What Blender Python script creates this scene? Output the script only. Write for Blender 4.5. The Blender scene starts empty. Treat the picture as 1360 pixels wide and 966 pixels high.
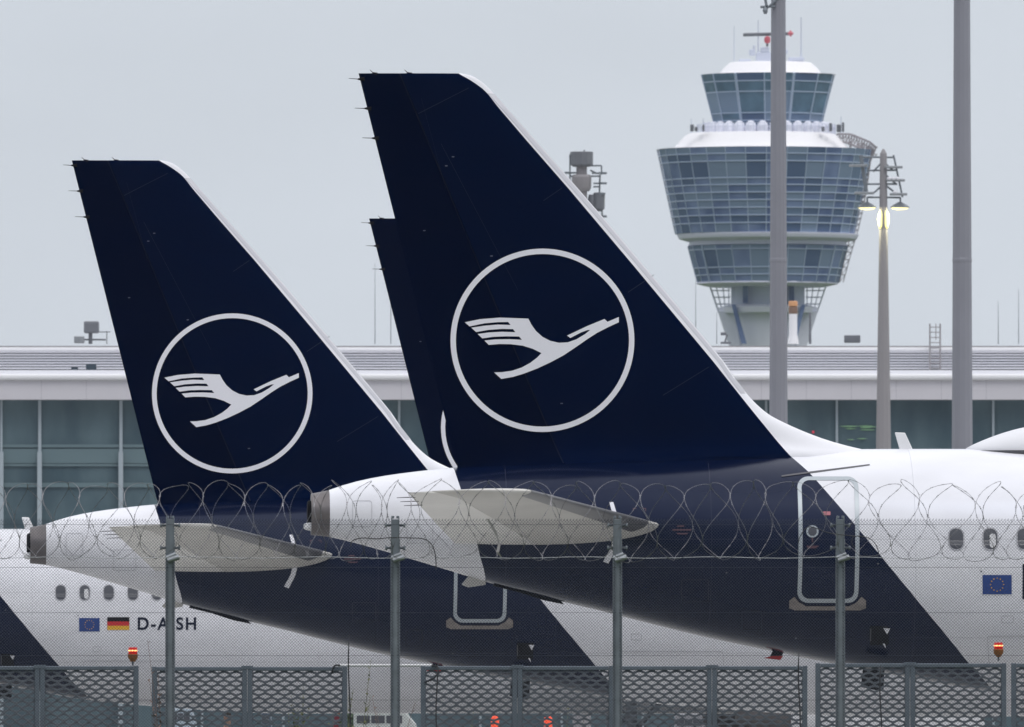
import bpy, bmesh, math, random
from mathutils import Vector, Matrix
from mathutils.geometry import tessellate_polygon
random.seed(7)
SC = bpy.context.scene
COL = SC.collection
R = math.radians
# ------------------------------------------------------------------ camera, sky, sun, exposure
K = 22666.7            # focal length in photo pixels (600 mm on 36 mm, 1360 px wide)
HC = 1.14              # camera height
HY = 989.0             # pixel row of the horizon
cam_d = bpy.data.cameras.new('camera'); cam = bpy.data.objects.new('camera', cam_d); COL.objects.link(cam)
cam_d.lens = 600; cam_d.sensor_width = 36; cam_d.clip_start = 1; cam_d.clip_end = 12000
cam.location = (0, 0, HC); cam.rotation_euler = (R(90) + math.atan((HY-483)/K), 0, 0)
cam_d.dof.use_dof = True; cam_d.dof.focus_distance = 264; cam_d.dof.aperture_fstop = 17
SC.camera = cam
W = bpy.data.worlds.new('World'); SC.world = W; W.use_nodes = True
wn = W.node_tree; wn.nodes.clear()
def N(nt, t, **kw):
    n = nt.nodes.new(t)
    for k, v in kw.items(): setattr(n, k, v)
    return n
SUN_EL, SUN_AZ = 58, 150       # azimuth measured clockwise from +Y
sky = N(wn, 'ShaderNodeTexSky', sky_type='NISHITA', sun_disc=False, sun_elevation=R(SUN_EL), sun_rotation=R(SUN_AZ),
        air_density=1.0, dust_density=4.0, ozone_density=1.5)
bg = N(wn, 'ShaderNodeBackground'); bg.inputs['Strength'].default_value = 0.1
out = N(wn, 'ShaderNodeOutputWorld')
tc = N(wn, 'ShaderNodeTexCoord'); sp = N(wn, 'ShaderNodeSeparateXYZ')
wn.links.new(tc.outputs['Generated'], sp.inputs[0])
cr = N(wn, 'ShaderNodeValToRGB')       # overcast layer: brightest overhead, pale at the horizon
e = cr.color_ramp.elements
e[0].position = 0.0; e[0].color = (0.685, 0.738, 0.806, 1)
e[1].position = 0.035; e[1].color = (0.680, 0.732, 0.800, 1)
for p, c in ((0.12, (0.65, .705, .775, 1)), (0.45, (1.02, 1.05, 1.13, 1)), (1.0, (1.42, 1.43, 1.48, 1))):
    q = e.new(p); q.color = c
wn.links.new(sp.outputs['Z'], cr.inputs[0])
# second sky ramp, added: the low sky behind the camera is darkened
# to shape reflections in the dark fuselages; no cloud bank is known there
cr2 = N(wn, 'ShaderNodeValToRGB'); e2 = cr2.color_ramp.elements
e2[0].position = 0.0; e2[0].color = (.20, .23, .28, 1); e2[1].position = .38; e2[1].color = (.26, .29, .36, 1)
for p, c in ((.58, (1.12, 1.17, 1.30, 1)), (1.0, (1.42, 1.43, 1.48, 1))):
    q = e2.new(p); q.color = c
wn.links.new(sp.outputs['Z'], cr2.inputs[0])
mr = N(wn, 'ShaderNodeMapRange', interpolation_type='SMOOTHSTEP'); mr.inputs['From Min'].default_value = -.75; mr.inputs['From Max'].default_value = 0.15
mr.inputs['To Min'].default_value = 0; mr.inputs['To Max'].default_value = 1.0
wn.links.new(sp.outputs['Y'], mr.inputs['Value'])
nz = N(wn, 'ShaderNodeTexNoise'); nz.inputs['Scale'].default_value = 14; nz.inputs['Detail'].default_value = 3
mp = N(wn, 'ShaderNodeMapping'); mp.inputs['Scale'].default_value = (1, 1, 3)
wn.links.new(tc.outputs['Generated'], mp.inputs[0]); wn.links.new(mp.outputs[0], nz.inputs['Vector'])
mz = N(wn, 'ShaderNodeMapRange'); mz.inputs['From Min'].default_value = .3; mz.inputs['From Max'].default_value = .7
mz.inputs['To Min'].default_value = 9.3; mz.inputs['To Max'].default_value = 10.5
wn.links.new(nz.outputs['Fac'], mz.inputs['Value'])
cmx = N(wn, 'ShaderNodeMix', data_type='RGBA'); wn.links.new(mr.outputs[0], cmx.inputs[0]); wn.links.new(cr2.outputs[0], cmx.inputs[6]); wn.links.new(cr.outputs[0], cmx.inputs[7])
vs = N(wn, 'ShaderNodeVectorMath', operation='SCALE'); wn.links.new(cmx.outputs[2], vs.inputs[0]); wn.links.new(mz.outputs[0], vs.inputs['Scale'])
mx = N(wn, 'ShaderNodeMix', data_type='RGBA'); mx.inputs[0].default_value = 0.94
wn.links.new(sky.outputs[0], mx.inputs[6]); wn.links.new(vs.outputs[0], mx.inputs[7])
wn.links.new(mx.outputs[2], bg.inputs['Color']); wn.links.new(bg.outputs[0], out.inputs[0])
sl = bpy.data.lights.new('sun', 'SUN'); sl.energy = 1.0; sl.angle = R(25); sl.color = (1, .97, .92)
so = bpy.data.objects.new('sun', sl); COL.objects.link(so)
so.rotation_euler = (R(90-SUN_EL), 0, R(-SUN_AZ+180))
SC.view_settings.view_transform = 'Standard'; SC.view_settings.look = 'None'
SC.view_settings.exposure = 0.0; SC.view_settings.gamma = 1
SC.render.resolution_x = 1024; SC.render.resolution_y = 727
SC.cycles.volume_bounces = 0
SC.cycles.max_bounces = 6

# ------------------------------------------------------------------ helpers
def wx(px, Y): return (px-680)*Y/K
def wz(py, Y): return HC+(HY-py)*Y/K
def mat(name, col, rough=.5, metal=0, emit=None, es=1, coat=0, spec=.5, var=0, vscale=3, bump=0, bscale=30):
    m = bpy.data.materials.new(name); m.use_nodes = True; nt = m.node_tree
    b = nt.nodes['Principled BSDF']
    b.inputs['Base Color'].default_value = (*col, 1); b.inputs['Roughness'].default_value = rough
    b.inputs['Metallic'].default_value = metal; b.inputs['Coat Weight'].default_value = coat
    b.inputs['Coat Roughness'].default_value = .12
    b.inputs['Specular IOR Level'].default_value = spec
    if emit: b.inputs['Emission Color'].default_value = (*emit, 1); b.inputs['Emission Strength'].default_value = es
    if var or bump:
        t = N(nt, 'ShaderNodeTexCoord'); n = N(nt, 'ShaderNodeTexNoise'); n.inputs['Scale'].default_value = vscale; n.inputs['Detail'].default_value = 5
        nt.links.new(t.outputs['Object'], n.inputs['Vector'])
    if var:
        r_ = N(nt, 'ShaderNodeMapRange'); r_.inputs['From Min'].default_value = .3; r_.inputs['From Max'].default_value = .7
        r_.inputs['To Min'].default_value = 1-var; r_.inputs['To Max'].default_value = 1+var
        nt.links.new(n.outputs['Fac'], r_.inputs['Value'])
        v = N(nt, 'ShaderNodeVectorMath', operation='SCALE'); v.inputs[0].default_value = col
        nt.links.new(r_.outputs[0], v.inputs['Scale']); nt.links.new(v.outputs[0], b.inputs['Base Color'])
    if bump:
        n2 = N(nt, 'ShaderNodeTexNoise'); n2.inputs['Scale'].default_value = bscale; n2.inputs['Detail'].default_value = 4
        nt.links.new(t.outputs['Object'], n2.inputs['Vector'])
        bp = N(nt, 'ShaderNodeBump'); bp.inputs['Strength'].default_value = bump; bp.inputs['Distance'].default_value = .02
        nt.links.new(n2.outputs['Fac'], bp.inputs['Height']); nt.links.new(bp.outputs[0], b.inputs['Normal'])
    return m

class MB:
    def __init__(s): s.v = []; s.f = []
    def quad(s, *p): n = len(s.v); s.v += [tuple(q) for q in p]; s.f.append(tuple(range(n, n+len(p))))
    def box(s, x0, x1, y0, y1, z0, z1):
        n = len(s.v)
        s.v += [(x, y, z) for z in (z0, z1) for y in (y0, y1) for x in (x0, x1)]
        for f in ((0, 2, 3, 1), (4, 5, 7, 6), (0, 1, 5, 4), (2, 6, 7, 3), (0, 4, 6, 2), (1, 3, 7, 5)): s.f.append(tuple(n+i for i in f))
        return s
    def bar(s, a, b, r, r2=None, k=6, cap=True, sq=None):
        a = Vector(a); b = Vector(b); r2 = r if r2 is None else r2
        d = (b-a).normalized(); u = d.cross(Vector((0, 0, 1)))
        if u.length < 1e-3: u = d.cross(Vector((0, 1, 0)))
        u.normalize(); w = d.cross(u); n = len(s.v)
        for c, rr in ((a, r), (b, r2)):
            for i in range(k):
                t = 2*math.pi*(i+.5)/k; s.v.append(tuple(c+u*rr*math.cos(t)+w*rr*math.sin(t)))
        for i in range(k): j = (i+1) % k; s.f.append((n+i, n+j, n+k+j, n+k+i))
        if cap: s.f.append(tuple(n+i for i in range(k-1, -1, -1))); s.f.append(tuple(n+k+i for i in range(k)))
        return s
    def tube(s, pts, r, k=6):
        pts = [Vector(p) for p in pts]; n0 = len(s.v); up = None
        rr = r if isinstance(r, (list, tuple)) else [r]*len(pts)
        for i, p in enumerate(pts):
            d = (pts[min(i+1, len(pts)-1)]-pts[max(i-1, 0)]).normalized()
            if up is None:
                up = d.cross(Vector((0, 0, 1)))
                if up.length < .05: up = d.cross(Vector((0, 1, 0)))
            u = (up-d*up.dot(d)).normalized(); up = u; w = d.cross(u)
            for j in range(k):
                t = 2*math.pi*j/k; s.v.append(tuple(p+u*rr[i]*math.cos(t)+w*rr[i]*math.sin(t)))
        for i in range(len(pts)-1):
            for j in range(k):
                q = (j+1) % k; s.f.append((n0+i*k+j, n0+i*k+q, n0+(i+1)*k+q, n0+(i+1)*k+j))
        s.f.append(tuple(n0+j for j in range(k-1, -1, -1))); e_ = n0+(len(pts)-1)*k; s.f.append(tuple(e_+j for j in range(k)))
        return s
    def loft(s, rings, cap=True, closed=True):
        n0 = len(s.v); k = len(rings[0])
        for rg in rings: s.v += [tuple(p) for p in rg]
        for i in range(len(rings)-1):
            for j in range(k if closed else k-1):
                q = (j+1) % k; s.f.append((n0+i*k+j, n0+i*k+q, n0+(i+1)*k+q, n0+(i+1)*k+j))
        if cap and closed:
            s.f.append(tuple(n0+j for j in range(k-1, -1, -1))); e_ = n0+(len(rings)-1)*k; s.f.append(tuple(e_+j for j in range(k)))
        return s
    def lathe(s, prof, c=(0, 0, 0), k=24, axis='z', sy=1, ph=0):
        rings = []
        for (r_, h) in prof:
            rg = []
            for j in range(k):
                t = 2*math.pi*(j+ph)/k; a, b = r_*math.cos(t), r_*math.sin(t)*sy
                rg.append((c[0]+a, c[1]+b, c[2]+h) if axis == 'z' else ((c[0]+h, c[1]+a, c[2]+b) if axis == 'x' else (c[0]+a, c[1]+h, c[2]+b)))
            rings.append(rg)
        return s.loft(rings)
    def extrude(s, poly, y0, y1):           # poly in x,z
        n = len(s.v); k = len(poly)
        s.v += [(x, y0, z) for x, z in poly]+[(x, y1, z) for x, z in poly]
        s.f.append(tuple(n+i for i in range(k))); s.f.append(tuple(n+k+i for i in range(k-1, -1, -1)))
        for i in range(k): j = (i+1) % k; s.f.append((n+i, n+k+i, n+k+j, n+j))
        return s
    def build(s, name, m, parent=None, smooth=False, loc=None, bevel=0, recalc=True):
        me = bpy.data.meshes.new(name); me.from_pydata(s.v, [], s.f)
        if recalc:
            b = bmesh.new(); b.from_mesh(me); bmesh.ops.recalc_face_normals(b, faces=b.faces); b.to_mesh(me); b.free()
        me.materials.append(m); o = bpy.data.objects.new(name, me); COL.objects.link(o)
        if parent: o.parent = parent
        if loc: o.location = loc
        if smooth:
            me.shade_smooth() if smooth is True else me.set_sharp_from_angle(angle=R(smooth))
            if smooth is not True:
                for p in me.polygons: p.use_smooth = True
        if bevel:
            md = o.modifiers.new('bevel', 'BEVEL'); md.width = bevel; md.segments = 2; md.limit_method = 'ANGLE'
        return o
def tag(o, label=None, cat=None, group=None, kind=None):
    if label: o['label'] = label
    if cat: o['category'] = cat
    if group: o['group'] = group
    if kind: o['kind'] = kind
    return o
def empty(name, loc=(0, 0, 0), rz=0, parent=None):
    o = bpy.data.objects.new(name, None); COL.objects.link(o); o.location = loc; o.rotation_euler = (0, 0, rz)
    if parent: o.parent = parent
    return o
def copy_tree(o, parent=None):
    c = o.copy(); COL.objects.link(c); c.parent = parent
    for ch in o.children: copy_tree(ch, c)
    return c
def lerp_tab(tab, x):
    if x <= tab[0][0]: return tab[0][1]
    for (a, b), (c, d) in zip(tab, tab[1:]):
        if x <= c: return b+(d-b)*(x-a)/(c-a)
    return tab[-1][1]
def smooth_tab(tab, x):          # monotone-ish Catmull interpolation
    n = len(tab)
    if x <= tab[0][0]: return tab[0][1]
    if x >= tab[-1][0]: return tab[-1][1]
    for i in range(n-1):
        if x <= tab[i+1][0]:
            x0, y0 = tab[i]; x1, y1 = tab[i+1]
            m0 = (y1-tab[i-1][1])/(x1-tab[i-1][0]) if i > 0 else (y1-y0)/(x1-x0)
            m1 = (tab[i+2][1]-y0)/(tab[i+2][0]-x0) if i < n-2 else (y1-y0)/(x1-x0)
            h = x1-x0; t = (x-x0)/h
            return (2*t**3-3*t*t+1)*y0+(t**3-2*t*t+t)*h*m0+(-2*t**3+3*t*t)*y1+(t**3-t*t)*h*m1

# ------------------------------------------------------------------ materials
M = {}
M['galv'] = mat('galvanised_steel', (.21, .235, .26), .5, .55, var=.14, vscale=6)
M['galv_light'] = mat('bright_galvanised', (.34, .36, .38), .45, .6, var=.15, vscale=8)
M['wire'] = mat('fence_wire', (.058, .066, .085), .6, 0, spec=.25)
M['barb'] = mat('razor_wire', (.24, .235, .25), .4, .6, var=.25, vscale=3)
M['panel'] = mat('expanded_metal', (.115, .13, .15), .55, .3, var=.12, vscale=4)
M['panelpost'] = mat('panel_frame_steel', (.15, .18, .215), .5, .3, var=.12, vscale=5)
M['black'] = mat('black_rubber', (.012, .012, .014), .6)
M['mast'] = mat('mast_steel', (.262, .266, .30), .5, .25, var=.06, vscale=.4)
M['mastfar'] = mat('mast_concrete', (.27, .26, .27), .7, var=.05, vscale=.3)
M['white'] = mat('white_paint', (.80, .80, .81), .4)
M['steelgrey'] = mat('grey_equipment', (.16, .17, .19), .5, .2)
M['red'] = mat('red_paint', (.55, .02, .02), .4)
M['tyre'] = mat('tyre', (.015, .015, .016), .8)

# ------------------------------------------------------------------ ground
g = MB()
ys = [-900, 0, 350, 375, 600, 3200]; zs = [0, 0, 0, .16, .16, .16]
for a in range(5):
    g.quad((-2000, ys[a], zs[a]), (2000, ys[a], zs[a]), (2000, ys[a+1], zs[a+1]), (-2000, ys[a+1], zs[a+1]))
M['grass'] = mat('grass', (.05, .075, .025), .9, var=.35, vscale=.6, bump=.6, bscale=9)
M['concrete'] = mat('apron_concrete', (.38, .375, .36), .85, var=.12, vscale=.05)
tag(g.build('ground', M['grass']), kind='structure')
a_ = MB()
ys2 = [250, 350, 375, 600, 985]; zs2 = [0, 0, .16, .16, .16]
for a in range(4):
    a_.quad((-900, ys2[a], zs2[a]+.006), (900, ys2[a], zs2[a]+.006), (900, ys2[a+1], zs2[a+1]+.006), (-900, ys2[a+1], zs2[a+1]+.006))
tag(a_.build('apron', M['concrete']), kind='structure')

# ------------------------------------------------------------------ the airliner (built once from the nearest tail, then copied)
PSI = R(3); YA = 270.0; XA = wx(476, YA)
def L(px, py, w=0.0):
    Yp = YA-w*math.cos(PSI)
    x = ((px-680)*Yp/K-XA-w*math.sin(PSI))/(math.cos(PSI)-(px-680)*math.sin(PSI)/K)
    Yw = Yp+x*math.sin(PSI)
    return x, HC+(HY-py)*Yw/K
XN = 43.6               # nose
top_t = [L(a, b) for a, b in ((413, 656), (437, 651), (450, 646.5), (470, 640.5), (500, 634), (540, 628), (600, 621.5), (700, 614), (800, 609), (900, 605), (1000, 601.5), (1060, 599.5), (1145, 597.5))]
ZT = 5.82
top_t[-1] = (top_t[-1][0], ZT)
top_t += [(12, ZT), (XN-6.5, ZT), (XN-5.5, ZT-.06), (XN-4.5, ZT-.28), (XN-3.4, ZT-.75), (XN-2.5, ZT-1.32), (XN-1.5, ZT-1.85), (XN-.6, ZT-2.28), (XN-.2, ZT-2.52), (XN, ZT-2.75)]
bot_t = [L(a, b) for a, b in ((413, 711), (437, 713.5), (470, 721), (520, 735), (600, 759), (645, 773), (700, 787), (745, 799), (800, 812), (850, 825), (940, 847), (1045, 869), (1090, 878.5), (1217, 902), (1315, 919))]
ZB = 1.68
bot_t += [(12, 1.80), (14, ZB), (16, ZB), (XN-5, ZB), (XN-3.5, ZB+.1), (XN-2, ZB+.42), (XN-1, ZB+.78), (XN-.3, ZB+1.12), (XN, ZB+1.37)]
XE = L(413, 690)[0]
hw_t = [(XE, .30), (XE+.3, .37), (XE+1, .56), (XE+2, .80), (XE+4, 1.20), (XE+6, 1.53), (XE+8, 1.77), (XE+10, 1.91), (XE+12, 1.975), (XE+14, 1.975), (XN-6.5, 1.975), (XN-4.5, 1.88), (XN-3, 1.6), (XN-1.5, 1.12), (XN-.5, .62), (XN-.15, .33), (XN, .03)]
def sec(x):
    zt, zb, hw = smooth_tab(top_t, x), smooth_tab(bot_t, x), smooth_tab(hw_t, x)
    return zt, zb, max(hw, .02)
def fus_w(x, z):
    zt, zb, hw = sec(x); c = (zt+zb)/2; h = (zt-zb)/2
    q = min(.9999, abs((z-c)/h)); return hw*math.sqrt(1-q*q)
def LF(px, py):          # photo pixel on the near fuselage side -> local x,z
    w = 1.5
    for _ in range(5):
        x, z = L(px, py, w); w = fus_w(x, z)
    return x, z

def float_curve(nt, pts, zmin, zmax, xmin, xmax, inp):
    m1 = N(nt, 'ShaderNodeMapRange'); m1.inputs['From Min'].default_value = zmin; m1.inputs['From Max'].default_value = zmax
    nt.links.new(inp, m1.inputs['Value'])
    fc = N(nt, 'ShaderNodeFloatCurve'); c = fc.mapping.curves[0]
    P = sorted(((z-zmin)/(zmax-zmin), (x-xmin)/(xmax-xmin)) for x, z in pts)
    c.points[0].location = P[0]; c.points[1].location = P[-1]
    for p in P[1:-1]: c.points.new(*p)
    for p in c.points: p.handle_type = 'VECTOR'
    fc.mapping.update(); nt.links.new(m1.outputs[0], fc.inputs['Value'])
    m2 = N(nt, 'ShaderNodeMapRange'); m2.inputs['To Min'].default_value = xmin; m2.inputs['To Max'].default_value = xmax
    nt.links.new(fc.outputs[0], m2.inputs['Value']); return m2.outputs[0]
NAVY = (.0002, .0042, .0240); WHT = (.80, .80, .835)
front = [L(a, b, .12) for a, b in ((602, 90), (608, 97), (625, 106), (640, 116.5), (648, 124), (660, 140), (700, 187), (754, 249), (842, 353.5), (947, 480), (995, 541))]
front += [LF(a, b) for a, b in ((1047, 604), (1074, 627), (1100, 656), (1137, 699), (1184, 756), (1225, 806), (1255, 842), (1287, 882), (1319, 919))]
front.append((front[-1][0]+.45, front[-1][1]-.5))
aft = [LF(a, b) for a, b in ((603, 623.5), (606, 632), (610, 644), (622, 680), (633, 720), (638, 741), (642, 754), (645, 770))]
aft = [(aft[0][0]-.02, 13.0), (aft[0][0]-.02, aft[0][1]+.05)] + aft + [(aft[-1][0]+.0, aft[-1][1]-.6), (aft[-1][0], 0.5)]
def livery(name, rudder=False, fin=False):
    m = bpy.data.materials.new(name); m.use_nodes = True; nt = m.node_tree; b = nt.nodes['Principled BSDF']
    t = N(nt, 'ShaderNodeTexCoord'); s = N(nt, 'ShaderNodeSeparateXYZ'); nt.links.new(t.outputs['Object'], s.inputs[0])
    fx = float_curve(nt, front, 0, 13, 0, 14, s.outputs['Z'])
    a = N(nt, 'ShaderNodeMath', operation='GREATER_THAN'); nt.links.new(s.outputs['X'], a.inputs[0]); nt.links.new(fx, a.inputs[1])
    mask = a.outputs[0]
    if not fin:
        ax = float_curve(nt, aft, 0, 13, -1, 4, s.outputs['Z'])
        c = N(nt, 'ShaderNodeMath', operation='LESS_THAN'); nt.links.new(s.outputs['X'], c.inputs[0]); nt.links.new(ax, c.inputs[1])
        q = N(nt, 'ShaderNodeMath', operation='MAXIMUM'); nt.links.new(mask, q.inputs[0]); nt.links.new(c.outputs[0], q.inputs[1]); mask = q.outputs[0]
    # grime and colour drift of the paint
    n1 = N(nt, 'ShaderNodeTexNoise'); n1.inputs['Scale'].default_value = 1.3; n1.inputs['Detail'].default_value = 6
    mp_ = N(nt, 'ShaderNodeMapping'); mp_.inputs['Scale'].default_value = (.45, 1, 1.4)
    nt.links.new(t.outputs['Object'], mp_.inputs[0]); nt.links.new(mp_.outputs[0], n1.inputs['Vector'])
    vr = N(nt, 'ShaderNodeMapRange'); vr.inputs['From Min'].default_value = .35; vr.inputs['From Max'].default_value = .7
    vr.inputs['To Min'].default_value = 1.0; vr.inputs['To Max'].default_value = .90
    nt.links.new(n1.outputs['Fac'], vr.inputs['Value'])
    # grey lower lobe
    mix = N(nt, 'ShaderNodeMix', data_type='RGBA'); nt.links.new(mask, mix.inputs[0])
    nv = (.0001, .0028, .0175) if rudder else NAVY
    mix.inputs[6].default_value = (*nv, 1); mix.inputs[7].default_value = (*WHT, 1)
    v = N(nt, 'ShaderNodeVectorMath', operation='SCALE'); nt.links.new(mix.outputs[2], v.inputs[0]); nt.links.new(vr.outputs[0], v.inputs['Scale'])
    last = v.outputs[0]
    if not fin:      # panel joints: thin darker seams round and along the skin
        def seam(sock, period, width, off=0):
            ad = N(nt, 'ShaderNodeMath', operation='ADD'); nt.links.new(sock, ad.inputs[0]); ad.inputs[1].default_value = off
            md = N(nt, 'ShaderNodeMath', operation='PINGPONG'); nt.links.new(ad.outputs[0], md.inputs[0]); md.inputs[1].default_value = period/2
            l = N(nt, 'ShaderNodeMath', operation='LESS_THAN'); nt.links.new(md.outputs[0], l.inputs[0]); l.inputs[1].default_value = width
            return l.outputs[0]
        m1 = N(nt, 'ShaderNodeMath', operation='MAXIMUM')
        nt.links.new(seam(s.outputs['X'], 3.2, .004, .9), m1.inputs[0]); nt.links.new(seam(s.outputs['Z'], 1.55, .004, .28), m1.inputs[1])
        mm = N(nt, 'ShaderNodeMath', operation='MULTIPLY'); nt.links.new(m1.outputs[0], mm.inputs[0]); mm.inputs[1].default_value = .3
        mx2 = N(nt, 'ShaderNodeMix', data_type='RGBA'); nt.links.new(mm.outputs[0], mx2.inputs[0]); nt.links.new(last, mx2.inputs[6]); mx2.inputs[7].default_value = (.10, .10, .12, 1)
        last = mx2.outputs[2]
    nt.links.new(last, b.inputs['Base Color'])
    rg = N(nt, 'ShaderNodeMapRange'); nt.links.new(n1.outputs['Fac'], rg.inputs['Value'])
    rg.inputs['To Min'].default_value = .14; rg.inputs['To Max'].default_value = .24
    nt.links.new(rg.outputs[0], b.inputs['Roughness']); b.inputs['Specular IOR Level'].default_value = .0 if fin else .34; b.inputs['Specular Tint'].default_value = (.66, .74, 1, 1)
    n3 = N(nt, 'ShaderNodeTexNoise'); n3.inputs['Scale'].default_value = 1.1; n3.inputs['Detail'].default_value = 1
    nt.links.new(t.outputs['Object'], n3.inputs['Vector'])
    bp = N(nt, 'ShaderNodeBump'); bp.inputs['Strength'].default_value = .06 if fin else .3; bp.inputs['Distance'].default_value = .03
    nt.links.new(n3.outputs['Fac'], bp.inputs['Height']); nt.links.new(bp.outputs[0], b.inputs['Normal'])
    return m
M['fus'] = livery('fuselage_livery'); M['fin'] = livery('fin_livery', fin=True); M['rud'] = livery('rudder_livery', rudder=True, fin=True)
M['apu'] = mat('heat_stained_metal', (.16, .145, .145), .45, .5, var=.2, vscale=4)
M['hole'] = mat('exhaust_dark', (.006, .006, .008), .8, spec=.1)
M['tail_grey'] = mat('tailplane_grey', (.58, .565, .535), .45, var=.07, vscale=1.2)
M['elev'] = mat('elevator_paint', (.80, .785, .755), .4, var=.05, vscale=1.5)  # paler than the tailplane grey
M['le'] = mat('bare_leading_edge', (.30, .30, .31), .35, .7)
M['decalw'] = mat('decal_silver', (.76, .76, .81), .4)
M['door_line'] = mat('door_outline_silver', (.40, .44, .47), .35, .3)
M['sill'] = mat('scuff_plate', (.24, .215, .20), .4, .5, var=.2, vscale=9)
M['winglass'] = mat('cabin_window_glass', (.075, .078, .092), .15, spec=.5)
M['shade'] = mat('window_shade', (.62, .62, .64), .6)
M['eu'] = mat('flag_blue', (.012, .05, .23), .45)
M['gold'] = mat('flag_gold', (.75, .42, .03), .5)
M['fred'] = mat('flag_red', (.55, .015, .02), .5)
M['fblack'] = mat('flag_black', (.010, .010, .012), .6, spec=.1)
M['navy'] = mat('lettering_navy', (.006, .010, .030), .6, spec=.15)
M['pink'] = mat('stencil_red', (.09, .04, .055), .5)
M['wingm'] = mat('wing_grey', (.42, .43, .44), .4, .2, var=.05)
M['greyline'] = mat('sealant_line', (.09, .09, .10), .5)

plane = empty('airliner', (XA, YA, 0), PSI)
tag(plane, 'nearest airliner with the tallest dark blue fin, ring emblem fully in view', 'airliner', 'parked airliners with dark blue tails')
# fuselage
fb = MB(); st = []
x = L(437, 690)[0]
while x < XN-6.5: st.append(x); x += .22 if x < 12 else .8
st += [XN-6.5+6.5*(1-(1-i/26)**2.0) for i in range(27)]
rings = []
for x in st:
    zt, zb, hw = sec(x); c = (zt+zb)/2; h = max((zt-zb)/2, .02)
    rings.append([(x, hw*math.cos(2*math.pi*j/96), c+h*math.sin(2*math.pi*j/96)) for j in range(96)])
fb.loft(rings); fus = fb.build('fuselage', M['fus'], plane, smooth=50)
# APU exhaust ring
ab = MB(); x1 = L(437, 690)[0]; rings = []
for i in range(7):
    x = XE+(x1-XE)*i/6-.001; zt, zb, hw = sec(x); c = (zt+zb)/2; h = (zt-zb)/2
    rings.append([(x, hw*math.cos(2*math.pi*j/48), c+h*math.sin(2*math.pi*j/48)) for j in range(48)])
c0 = (sec(XE)[0]+sec(XE)[1])/2
inner = [[(XE+d, r_*math.cos(2*math.pi*j/48), c0+r_*math.sin(2*math.pi*j/48)) for j in range(48)] for d, r_ in ((.45, .02), (.4, .2), (0, .22))]
ab.loft(inner+rings, cap=False); apu = ab.build('exhaust_ring', M['apu'], plane, smooth=40)
hb = MB(); hb.lathe([(.001, .0), (.17, 0), (.19, .03), (.19, .3), (.001, .31)], (XE-.06, 0, c0+.03), 24, 'x'); hb.build('exhaust_pipe', M['hole'], apu, smooth=40)
xl, zl = L(408, 699.5, .1)
nb = MB(); nb.lathe([(.003, -.11), (.04, -.10), (.06, -.05), (.065, 0), (.065, .25)], (xl+.05, -.1, zl), 16, 'x'); nb.build('tail_light', M['white'], plane, smooth=40)

# fin and rudder
TEp = [(97, 476), (615, 606), (650, 615)]
LEp = [(96.5, 608), (98, 618), (101, 628), (107, 638), (115, 647.5), (123, 655), (228, 748), (303, 813), (400, 894.5), (480, 961), (514, 984.5), (548, 1018), (566, 1052), (581, 1089), (590, 1118), (597, 1147), (604, 1175), (640, 1200)]
HGp = [(97, 530.5), (353, 636), (510, 702), (585, 734), (650, 761)]
def te(z): return L(lerp_tab(TEp, HY-(z-HC)*K/YA), 500)[0]
def le(z): return L(smooth_tab(LEp, HY-(z-HC)*K/YA), 500)[0]
def hg(z): return L(lerp_tab(HGp, HY-(z-HC)*K/YA), 500)[0]
ZTIP = wz(97, YA)
def fin_half(x, z):
    a, b = te(z), le(z); v = min(1, max(0, (b-x)/(b-a)))
    if z < 7.2:       # dorsal fillet: keep the thick part aft of it
        v = v**(1-.35*min(1, (7.2-z)/1.4))
    g_ = 2*5*(.2969*math.sqrt(v)-.126*v-.3516*v*v+.2843*v**3-.1036*v**4)
    T = .10+.20*(ZTIP-z)/6
    k = min(1, math.sqrt(max(0, (ZTIP+.004-z)/.10)))
    zr = sec(x)[0]
    fil = .30*math.exp(-max(0, z-zr+.05)/.16)*min(1, max(0, (x-a)/1.5))*min(1, max(0, (b-x)/1.2))
    return T*g_*(.55+.45*k)+fil
zsec = [5.15+i*.06 for i in range(40)]; zsec += [zsec[-1]+.12*i for i in range(1, 100) if zsec[-1]+.12*i < ZTIP-.35]
zsec += [ZTIP-.3, ZTIP-.24, ZTIP-.18, ZTIP-.13, ZTIP-.09, ZTIP-.06, ZTIP-.035, ZTIP-.015, ZTIP-.003]
def fin_part(x0f, x1f, n, sx, sub=0.0):
    rings = []
    for z in zsec:
        a, b = x0f(z), x1f(z); pts = []
        us = [sx(i/n) for i in range(n+1)]
        for u in us: x = a+(b-a)*u; pts.append((x, fin_half(x, z)-sub, z))
        for u in reversed(us[1:-1] if False else us): x = a+(b-a)*u; pts.append((x, -fin_half(x, z)+sub, z))
        rings.append(pts)
    return MB().loft(rings)
def ss(u): return math.sin(u*math.pi/2)
def le_(z): return le(z)-.002
finp = fin_part(lambda z: hg(z)+.012, le_, 40, ss).build('vertical_fin', M['fin'], plane, smooth=45)
rud = fin_part(te, lambda z: hg(z)-.012, 12, lambda u: u, .004).build('rudder', M['rud'], plane, smooth=45)
core = fin_part(lambda z: hg(z)-.03, lambda z: hg(z)+.03, 3, lambda u: u, .03).build('hinge_gap', M['navy'], rud)
# metal leading edge strip
rings = []
z = ZTIP-.32
while z > wz(532, YA):
    b = le(z); t_ = fin_half(b-.10, z)
    rings.append([(b-.10, t_+.006, z), (b-.03, fin_half(b-.03, z)+.009, z), (b+.008, 0, z), (b-.03, -fin_half(b-.03, z)-.009, z), (b-.10, -t_-.006, z), (b-.12, 0, z)]); z -= .25
MB().loft(rings).build('leading_edge_strip', mat('fin_leading_edge', (.50, .50, .53), .35, .35), finp, smooth=60)

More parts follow.
